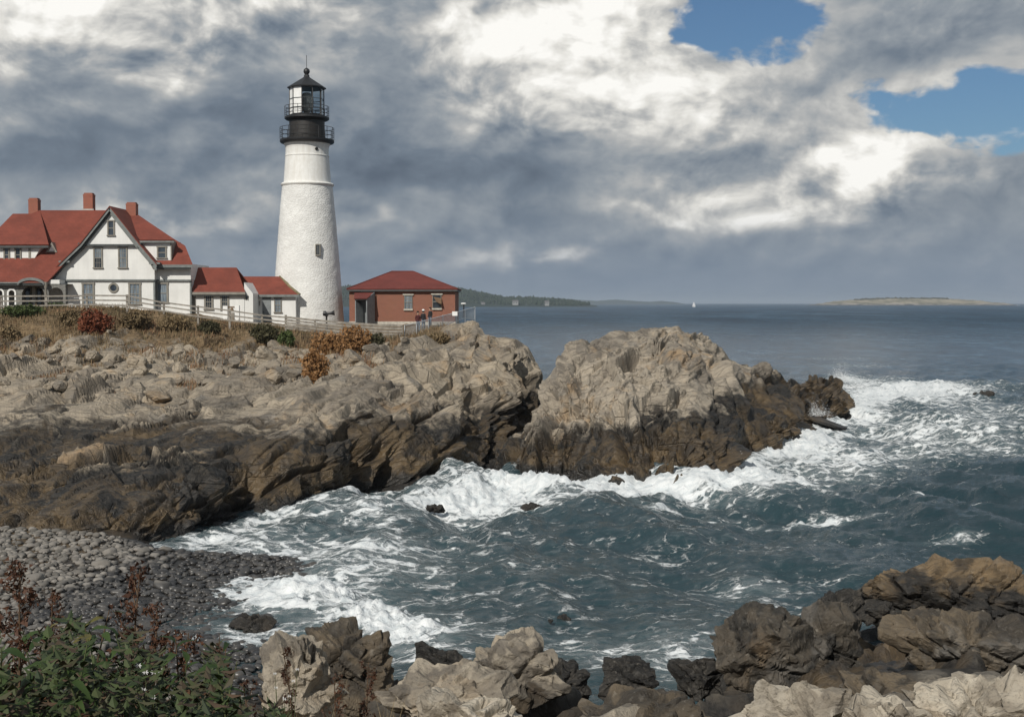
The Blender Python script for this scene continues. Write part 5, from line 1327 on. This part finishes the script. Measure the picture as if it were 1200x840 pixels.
for k in range(30):
    px_ = -30 + 330 * (k + r.random()) / 30; Y_p = r.uniform(6.2, 9.6)
    tp = top_py(px_) + (r.random() ** 1.4) * 75
    tz = at(px_, tp, Y_p).z; x_ = wx(px_, Y_p); g_ = near_z(x_, Y_p) - .05
    if tz - g_ < .5: continue
    root = bpy.data.objects.new('leafy_weed', None); COL.objects.link(root); root.location = (x_, Y_p, g_); ORG[root.name] = Vector((x_, Y_p, g_))
    tag(root, 'broad leafy green weed in the thicket on the near bank', 'plant', 'leafy weeds in the near thicket')
    H_ = tz - g_; bend = Vector((r.uniform(-.18, .18), r.uniform(-.15, .15), 0)) * H_
    ps = [Vector((x_, Y_p, g_)) + Vector((0, 0, H_ * t)) + bend * t * t for t in (0, .25, .5, .75, 1)]
    MB().tube(ps, [.012, .011, .009, .007, .003], 6).build('stem', M['stemg'] if k % 3 else M['stem'], root)
    nl = 30; ph = r.random() * 6
    for q in range(nl):
        t = .35 + .65 * (q + r.random() * .5) / nl
        pos = Vector((0, 0, H_ * t)) + bend * t * t; ph += 2.4 + r.uniform(-.4, .4)
        L = (.15 - .06 * abs(t - .6) * 1.4) * r.uniform(.75, 1.25)
        kind = 'leaf' if r.random() < .90 else ('leaf2' if r.random() < .5 else 'leaf3')
        o = bpy.data.objects.new('leaf', r.choice(leaves[kind])); COL.objects.link(o); o.parent = root
        o.matrix_local = Matrix.Translation(pos) @ Euler((r.uniform(-.1, .75) * (1 if t < .9 else 1.3), r.uniform(-.4, .4), ph)).to_matrix().to_4x4() @ Matrix.Diagonal((L, L, L, 1))
    n_pl += 1
# undergrowth: the mass of smaller leaves below
for q in range(16000):
    px_ = r.uniform(-60, 330); Y_p = r.uniform(6.0, 11.5); x_ = wx(px_, Y_p); g_ = near_z(x_, Y_p)
    mx_ = at(px_, top_py(px_) + 42 + 30 * math.sin(px_ * .07) + 18 * math.sin(px_ * .19 + 2), Y_p).z
    if mx_ < g_ + .05: continue
    z_ = g_ + (mx_ - g_) * r.random() ** .75
    add_leaf_raw(Vector((x_, Y_p, z_)), r.uniform(0, 6.28), r.uniform(-.8, .7), r.uniform(.05, .12), r.uniform(.012, .028), r.random())
m, nt, b = new_mat('undergrowth_leaf'); a = attr(nt, 'rnd')
setc(nt, b, ramp(nt, (a * .8 + noise(nt, wpos(nt), 1.6, 3, .6) * .9 - .35).sat(), [(0, (.012, .024, .007)), (.45, (.042, .062, .014)), (.65, (.046, .046, .018)), (.85, (.045, .026, .014)), (1, (.10, .06, .032))])); b.inputs['Roughness'].default_value = .7
o = link('undergrowth', tri_mesh('undergrowth', np.array([tuple(v) for v in LV]), np.array(LT), m, {'rnd': np.array(LR)})); tag(o, 'tangled mass of small leaves in the near thicket', 'undergrowth', None, 'stuff')
# rusty dry stalks with seed heads
def stalk(px_, Y_p, topy, wid, lab, n_=420, arms=9):
    x_ = wx(px_, Y_p); g_ = near_z(x_, Y_p) - .05; tz = at(px_, topy, Y_p).z; H_ = tz - g_
    root = empty('dry_stalk', (x_, Y_p, g_), lab, 'plant')
    bend = Vector((r.uniform(-.1, .1), r.uniform(-.1, .1), 0)) * H_
    P_ = lambda t: Vector((x_, Y_p, g_)) + Vector((0, 0, H_ * t)) + bend * t * t
    MB().tube([P_(t) for t in (0, .3, .6, .85, 1)], [.013, .011, .009, .006, .003], 6).build('stem', M['stem'], root)
    V, T, R_ = [], [], []
    for a_ in range(arms):
        t0 = .50 + .5 * a_ / arms; ya = r.uniform(0, 6.28); Lr = wid * Y_p / FPX * (1.15 - .8 * (a_ / arms)) * r.uniform(.5, 1.0)
        A_, B2 = P_(t0), P_(t0) + Vector((math.cos(ya) * Lr, math.sin(ya) * Lr, Lr * 1.3))
        MB().tube([A_, A_.lerp(B2, .5) + Vector((0, 0, -.02)), B2], [.005, .004, .002], 4).build('twig', M['stem'], root)
        for q in range(n_ // arms):
            c = A_.lerp(B2, r.random() ** .6) + Vector((r.gauss(0, .018), r.gauss(0, .018), r.gauss(0, .022))); s_ = r.uniform(.007, .017); b_ = len(V)
            for _ in range(3): V.append(c + Vector((r.gauss(0, s_), r.gauss(0, s_), r.gauss(0, s_))))
            T.append((b_, b_ + 1, b_ + 2)); R_ += [r.random()] * 3
    o0 = Vector((x_, Y_p, g_))
    o = link('seed_head', tri_mesh('seed_head', np.array([tuple(v - o0) for v in V]), np.array(T), M['dryhead'], {'rnd': np.array(R_)}), root); o['kind'] = 'stuff'
stalk(14, 7.2, 652, 34, 'tallest rusty brown dry stalk with a long dense seed head', 900, 14)
stalk(50, 7.8, 684, 26, 'leaning rusty dry stalk beside the tallest stalk')
stalk(138, 7.6, 672, 46, 'branching brown dry stalk with open seed clusters', 700, 13)
stalk(168, 8.2, 716, 44, 'low rusty stalk with reddish seed clusters', 600, 11)
stalk(196, 8.0, 735, 40, 'rusty weed stalk leaning over the leafy weeds', 500)
stalk(252, 10.5, 738, 16, 'thin stalk with a small tuft standing apart before the pebbles', 260, 6)
stalk(347, 13.0, 752, 16, 'upright rusty spike in front of the pale ribbed outcrop', 520, 9)
stalk(392, 13.0, 790, 22, 'short rusty weed between the outcrop and the rock shelf', 400)
stalk(425, 13.5, 778, 20, 'sparse rusty weed leaning against the rock shelf', 350)
stalk(300, 11.0, 800, 34, 'spreading rusty weed at the foot of the pale ribbed outcrop', 500)
# asters
for px_, py_, Y_p, lab in ((332, 806, 11.0, 'clump of small white asters before the pale outcrop'), (172, 800, 6.6, 'few small white asters among the leafy weeds')):
    c0 = at(px_, py_, Y_p); g_ = near_z(c0.x, c0.y); root = empty('aster', (c0.x, c0.y, g_), lab, 'plant')
    for k in range(7):
        q = c0 + Vector((r.gauss(0, .06), r.gauss(0, .05), r.gauss(0, .06)))
        MB().tube([(c0.x, c0.y, g_), q], [.004, .002], 4).build('stem', M['stemg'], root)
        f_ = MB()
        for t in range(8):
            a_ = t * math.pi / 4; d_ = Vector((math.cos(a_), -.35, math.sin(a_))); f_.poly([q, q + d_ * .010 + Vector((0, 0, .004)), q + d_ * .018, q + d_ * .010 - Vector((0, 0, .004))])
        f_.build('blossom', M['petal'], root)
# near dry grass
V, T, R_ = [], [], []
def blade(V, T, R_, p_, h_, w_, lean, rn, rg):
    a_ = rg.uniform(0, 6.28); d_ = Vector((math.cos(a_), math.sin(a_), 0)); e_ = Vector((-d_.y, d_.x, 0)) * w_; b_ = len(V)
    m_ = p_ + d_ * lean * h_ * .35 + Vector((0, 0, h_ * .6)); t_ = p_ + d_ * lean * h_ + Vector((0, 0, h_))
    V.extend([p_ - e_, p_ + e_, m_ + e_ * .7, m_ - e_ * .7, t_]); T.append((b_, b_ + 1, b_ + 2)); T.append((b_, b_ + 2, b_ + 3)); T.append((b_ + 3, b_ + 2, b_ + 4)); R_.extend([rn] * 5)
for q in range(1500):
    px_ = r.uniform(170, 470); Y_p = r.uniform(9.5, 15.5); x_ = wx(px_, Y_p); g_ = near_z(x_, Y_p)
    lim = at(px_, 790 - 25 * r.random() * (r.random() < .2), Y_p).z
    h_ = min(r.uniform(.3, 1.0), lim - g_)
    if h_ > .1: blade(V, T, R_, Vector((x_, Y_p, g_)), h_, .004, r.uniform(.1, .7), r.random(), r)
o = link('dry_grass', tri_mesh('dry_grass', np.array([tuple(v) for v in V]), np.array(T), M['straw'], {'rnd': np.array(R_)})); tag(o, 'thin straw coloured grass on the near bank', 'grass', None, 'stuff')
# grass of the headland slope
V, T, R_ = [], [], []
rn_ = np.random.RandomState(8); vg = veg.copy()
zone = [(i, j) for i in range(HR[4] - 10, HR[6] + 14, 1) for j in range(40, 640, 2)]
pick = rn_.randint(0, len(zone), 60000)
nz_ = fbm(HV.reshape(-1, 3) * .28, 3, 91).reshape(veg.shape)
for q in pick:
    i, j = zone[q]
    if vg[i, j] + nz_[i, j] * .9 < .36 + .25 * rn_.rand(): continue
    p_ = Vector(HV[i, j]) + Vector((rn_.uniform(-.1, .1), rn_.uniform(-.1, .1), -.03)); blade(V, T, R_, p_, rn_.uniform(.15, .5), .022, rn_.uniform(0, .8), min(1, max(0, .5 + .8 * nz_[i, j] + rn_.normal() * .22)), r)
m, nt, b = new_mat('cliff_grass'); a = attr(nt, 'rnd')
setc(nt, b, ramp(nt, a, [(0, (.05, .055, .02)), (.25, (.115, .085, .042)), (.5, (.19, .135, .07)), (.75, (.26, .185, .10)), (1, (.20, .105, .055))])); b.inputs['Roughness'].default_value = .85
o = link('cliff_grass', tri_mesh('cliff_grass', np.array([tuple(v) for v in V]), np.array(T), m, {'rnd': np.array(R_)})); tag(o, 'dry brown grass on the headland slope', 'grass', None, 'stuff')
# shrubs on the slope
def surf(px_, py_):
    """headland surface point seen at a pixel"""
    j = int(np.argmin(np.abs(colq - px_))); qx, qy = to_px(HV[:HR[7], j]); ok = np.argmin(np.abs(qy - py_)); return Vector(HV[ok, j])
def shrub(px_, py_, w_, h_, mat, lab, n_=1500, tilt=0.0):
    base = surf(px_, py_ + h_ * .5); s_ = base.y / FPX; a_, c_ = w_ * s_ * .5, h_ * s_ * 1.15
    root = empty('shrub', base, lab, 'shrub', None); rg = np.random.RandomState(int(px_ * 7 + py_))
    for k in range(5):
        an = rg.uniform(0, 6.28); q = base + Vector((math.cos(an) * a_ * .6, math.sin(an) * a_ * .5, c_ * .75)); MB().tube([base - Vector((0, 0, .2)), base.lerp(q, .5), q], [.04, .03, .01], 5).build('stem', M['stem'], root)
    nl = rg.uniform(.75, 1.15, 7)
    d_ = rg.normal(size=(n_, 3)); d_ /= np.linalg.norm(d_, axis=1)[:, None]; rr = rg.rand(n_) ** .45
    lob = 1 + .35 * fbm(d_ * 1.6 + px_, 3, 7)
    P_ = d_ * rr[:, None] * lob[:, None] * np.array([a_, a_ * .75, c_ * .62]) + np.array([0, 0, c_ * .45]); P_[:, 2] = np.maximum(P_[:, 2] + tilt * P_[:, 0], -.05 + tilt * P_[:, 0])
    V = (P_[:, None, :] + rg.normal(size=(n_, 4, 3)) * np.array([.075, .075, .10])).reshape(-1, 3)
    T = np.arange(n_ * 4).reshape(-1, 4)
    o = link('foliage', tri_mesh('foliage', V, T, M[mat], {'rnd': np.repeat(np.clip(rg.rand(n_) * .6 + lob - .8, 0, 1), 4)}), root); o['kind'] = 'stuff'
shrub(112, 379, 42, 22, 'sh_red', 'russet red shrub on the slope below the house gable', 1800)
shrub(84, 374, 30, 12, 'sh_tan', 'tan shrub just left of the russet shrub')
shrub(28, 364, 52, 9, 'sh_green', 'low green shrub along the fence before the arched porch', 1600)
shrub(66, 361, 22, 7, 'sh_green', 'small green shrub by the porch column')
shrub(160, 376, 38, 14, 'sh_tan', 'tan shrub below the round window of the house')
shrub(205, 380, 40, 12, 'sh_tan', 'straw coloured shrub at the turn of the fence')
shrub(246, 386, 26, 12, 'sh_dark', 'dark brown shrub below the annex windows')
shrub(310, 391, 34, 16, 'sh_dark', 'dark olive shrub below the grey passage door', 1600)
shrub(336, 397, 18, 12, 'sh_green', 'small green shrub next to the dark olive shrub')
shrub(440, 403, 24, 16, 'sh_dark', 'brown twiggy shrub against the plank fence')
shrub(415, 402, 42, 28, 'sh_orange', 'rust orange shrub filling the hollow below the tower', 2000)
shrub(388, 416, 50, 38, 'sh_orange', 'large rust orange shrub spreading down the ledge', 2400, -.3)
shrub(366, 434, 30, 32, 'sh_orange', 'lowest rust orange shrub at the foot of the hollow', 1500)
shrub(510, 397, 26, 9, 'sh_tan', 'flat brown shrub in the cleft below the visitors', 900)
shrub(8, 392, 24, 12, 'sh_tan', 'tan shrub in the rocks left of the russet shrub', 900)

# ------------------------------------------------------------------ spray
m, nt, b = new_mat('spray_water'); setc(nt, b, (.82, .84, .85)); b.inputs['Roughness'].default_value = .6; M['spray'] = m
r = np.random.RandomState(77); V = []; 
for px_, py_, Y_s, sx, sz, n_ in ((984, 441, 116.5, .55, .9, 4200), (1003, 451, 116, 1.3, .55, 5000), (950, 482, 97, .7, .7, 4200), (1035, 456, 118, 2.6, .45, 4200), (640, 561, 69.5, 2.2, .35, 900), (565, 572, 67, 1.6, .3, 700), (868, 553, 71, .9, .5, 900), (800, 566, 65.6, 1.0, .35, 600), (920, 522, 83, 1.0, .5, 900)):
    c = at(px_, py_, Y_s); u = r.normal(size=(n_, 3)); u[:, 2] = r.gamma(1.6, .32, n_) - .5; u[:, :2] *= np.exp(-np.maximum(u[:, 2:3], 0) * .25)
    q = np.array(c[:]) + u * np.array([sx, sx * .6, sz]); s_ = r.uniform(.008, .024, n_) * (1 if Y_s > 90 else .8)
    V.append((q[:, None, :] + r.normal(size=(n_, 3, 3)) * s_[:, None, None]).reshape(-1, 3))
V = np.concatenate(V); o = link('spray', tri_mesh('spray', V, np.arange(len(V)).reshape(-1, 3), m)); tag(o, 'white spray thrown up by the breakers', 'spray', None, 'stuff')

# ------------------------------------------------------------------ far shore
M['farwood'] = leaf_mat('far_conifers', (.012, .022, .010), (.040, .058, .024)); M['farrock'] = flat_mat('far_shore_rock', (.22, .20, .17), .9, .3, .02)
def far_hill(name, sil, Y, depth, mat, label, jit=0.0, seed=1):
    px_ = np.linspace(sil[0][0], sil[-1][0], 240); tp = np.interp(px_, [s[0] for s in sil], [s[1] for s in sil])
    tp = tp - jit * np.abs(perlin(np.stack([px_ * .11, px_ * 0, px_ * 0 + seed], 1), seed)) 
    zs = [max(.3, wz(t, Y)) for t in tp]; P = np.zeros((14, 240, 3))
    for i in range(14):
        t = i / 13; k = math.sin(math.pi * min(1, t * 1.25) * .5) if t < .8 else 1 - (t - .8) * 2
        for j in range(240): P[i, j] = (wx(px_[j], Y) * (1 + (t - .6) * depth / Y), Y + depth * (t - .6), -.8 + (zs[j] + .8) * max(0, k))
    P[..., 2] += perlin(P.reshape(-1, 3) * .01, seed + 2).reshape(14, 240) * 1.0
    o = link(name, grid_mesh(name, P, mat)); tag(o, label, None, None, 'structure'); return P
HS = [(392, 337), (440, 334), (500, 333), (535, 338), (552, 341), (575, 346), (592, 349.5), (620, 349.5), (650, 351), (668, 353), (684, 356), (700, 358)]
YH = 3300
hp_ = far_hill('wooded_hill', HS, YH, 500, M['farwood'], 'wooded hill across the bay', .0, 3)
r = np.random.RandomState(9); n_t = 2600; IVx, ITx = ico(1)
px_t = r.uniform(392, 690, n_t); tt = r.uniform(.12, .75, n_t); zt = np.interp(px_t, [s[0] for s in HS], [max(.5, wz(s[1], YH)) for s in HS]) * np.sin(np.minimum(1, tt * 1.25) * math.pi / 2)
Yt = YH + 500 * (tt - .6); xt = (px_t - CX) / FPX * YH * (1 + (tt - .6) * 500 / YH); keep = zt > 3.5
px_t, zt, Yt, xt = px_t[keep], zt[keep], Yt[keep], xt[keep]; n_t = len(zt); hh = r.uniform(3.0, 6.5, n_t)
VV = IVx[None] * (1 + .25 * r.normal(size=(n_t, len(IVx), 1))) * np.stack([hh * .62, hh * .62, hh], 1)[:, None, :] + np.stack([xt, Yt, zt], 1)[:, None, :]
o = link('far_wood', tri_mesh('far_wood', VV.reshape(-1, 3), (ITx[None] + (np.arange(n_t) * len(IVx))[:, None, None]).reshape(-1, 3), M['farwood'], {'rnd': np.repeat(r.rand(n_t), len(IVx))})); tag(o, 'dark conifer wood covering the hill across the bay', 'wood', None, 'stuff')
far_hill('far_hills', [(600, 357), (615, 350), (640, 349.8), (675, 351), (700, 352.5), (722, 351), (745, 352.6), (760, 353.6), (775, 352.6), (790, 354), (802, 356)], 9000, 900, M['farwood'], 'low far islands in the haze', .6, 5)
M['fargrass'] = flat_mat('island_scrub', (.10, .095, .05), .9, .35, .03)
SI = [(945, 358), (965, 355.4), (978, 353), (1000, 351), (1030, 349.6), (1060, 349.2), (1100, 349.4), (1128, 351), (1150, 352.2), (1160, 354), (1178, 355.2), (1192, 357.6)]
m, nt, b = new_mat('ledge_island'); p = wpos(nt); z = sep(nt, p)[2]; n_ = noise(nt, p, .012, 5, .6); n2_ = noise(nt, p, .03, 5, .65)
c = mixc(nt, (n_ * .5 + n2_ * .5).sstep(.42, .58), (.34, .29, .20), (.13, .115, .06)); c = mixc(nt, (z + (n2_ - .5) * 22).sstep(6, 9), mixc(nt, n2_.sstep(.45, .6), (.30, .265, .215), (.06, .055, .05)), c); c = mixc(nt, z.sstep(1.5, 3.5), (.03, .03, .03), c); setc(nt, b, c); b.inputs['Roughness'].default_value = .9
far_hill('ledge_island', SI, 4600, 260, m, 'low grassy ledge island near the horizon', .9, 8)
r = np.random.RandomState(19); n_t = 420; px_t = r.uniform(1000, 1110, n_t); zt = np.array([max(1, wz(float(np.interp(q, [s[0] for s in SI], [s[1] for s in SI])), 4600)) for q in px_t]) * r.uniform(.85, 1.0, n_t); hh = r.uniform(1.5, 3.6, n_t)
VV = IVx[None] * (1 + .25 * r.normal(size=(n_t, len(IVx), 1))) * np.stack([hh * 1.6, hh, hh], 1)[:, None, :] + np.stack([(px_t - CX) / FPX * 4600, np.full(n_t, 4590.), zt], 1)[:, None, :]
o = link('island_scrub', tri_mesh('island_scrub', VV.reshape(-1, 3), (ITx[None] + (np.arange(n_t) * len(IVx))[:, None, None]).reshape(-1, 3), M['sh_dark'], {'rnd': np.repeat(r.rand(n_t), len(IVx))})); tag(o, 'dark scrub on top of the ledge island', 'scrub', None, 'stuff')
# surf line on the ledge island
V = []; 
for px_, w_ in ((1157, 5), (1172, 8), (1182, 6), (1100, 6), (1020, 5)):
    q = gz(px_, 358.1); s_ = r.normal(size=(260, 3)) * np.array([w_ * 2.6, 3, .8]); q = np.array(q[:]) + np.abs(s_ * [0, 0, 1]) + s_ * [1, 1, 0]
    V.append((q[:, None, :] + r.normal(size=(260, 3, 3)) * 1.1).reshape(-1, 3))
V = np.concatenate(V); o = link('island_surf', tri_mesh('island_surf', V, np.arange(len(V)).reshape(-1, 3), M['spray'])); tag(o, 'white surf breaking along the ledge island', 'surf', None, 'stuff')
# houses along the far shore
M['farwall'] = flat_mat('far_house_wall', (.27, .27, .265), .8, .05); M['farroof'] = flat_mat('far_house_roof', (.12, .11, .11), .8, .1)
for px_, py_, w_, lab in ((604, 354.6, 14, 'pale shore house among trees on the far wooded shore'), (641, 355.4, 10, 'small pale shore house toward the tip of the far point'), (566, 357.0, 9, 'grey boathouse at the water line of the far shore')):
    c = at(px_, py_, 3050); o = empty('shore_house', (c.x, c.y, c.z - 5), lab, 'house', None)
    MB().box(c.x - w_ / 2, c.x + w_ / 2, c.y, c.y + 9, c.z - 6, c.z + 2.5).build('wall', M['farwall'], o)
    MB().prism([(c.x - w_ / 2 - .5, c.y - .6, c.z + 2.5), (c.x - w_ / 2 - .5, c.y + 9.6, c.z + 2.5), (c.x - w_ / 2 - .5, c.y + 4.5, c.z + 6)], (w_ + 1, 0, 0)).build('roof', M['farroof'], o)
    for k in (-.25, .2): MB().box(c.x + w_ * k - 1, c.x + w_ * k + 1, c.y - .12, c.y + .02, c.z - 1.5, c.z + 1).build('window', M['glass'], o)
# sailboat
c = gz(813, 359.6); b_o = empty('sailboat', c, 'white sailboat far out on the bay', 'sailboat')
MB().prism([c + Vector((-3.6, -1, .9)), c + Vector((4.4, -1, 1.2)), c + Vector((3.2, -1, -.4)), c + Vector((-3.2, -1, -.4))], (0, 2, 0)).build('hull', M['white'], b_o)
MB().tube([c + Vector((.5, 0, .5)), c + Vector((.5, 0, 13))], .12, 6).build('mast', M['galv'], b_o)
MB().prism([c + Vector((.3, 0, 1.8)), c + Vector((-3.6, 0, 1.9)), c + Vector((.3, 0, 12.6))], (0, .12, 0)).build('mainsail', M['white'], b_o)
MB().prism([c + Vector((.8, 0, 11.4)), c + Vector((4.0, 0, 1.6)), c + Vector((.8, 0, 2.0))], (0, .12, 0)).build('jib', M['white'], b_o)

# ------------------------------------------------------------------ air
hz_o = MB().box(-110000, 110000, -400, 42000, -6, 78).build('haze', None, None); tag(hz_o, 'thin sea haze filling the air over the bay', None, None, 'stuff')
m = bpy.data.materials.new('sea_haze'); m.use_nodes = True; nt = m.node_tree; nt.nodes.clear()
vol = nt.nodes.new('ShaderNodeVolumePrincipled'); vol.inputs['Color'].default_value = (.80, .88, .97, 1); vol.inputs['Density'].default_value = 9e-5; vol.inputs['Anisotropy'].default_value = .2
mo = nt.nodes.new('ShaderNodeOutputMaterial'); nt.links.new(vol.outputs[0], mo.inputs['Volume'])
hz_o.data.materials.clear(); hz_o.data.materials.append(m)
m.cycles.homogeneous_volume = True
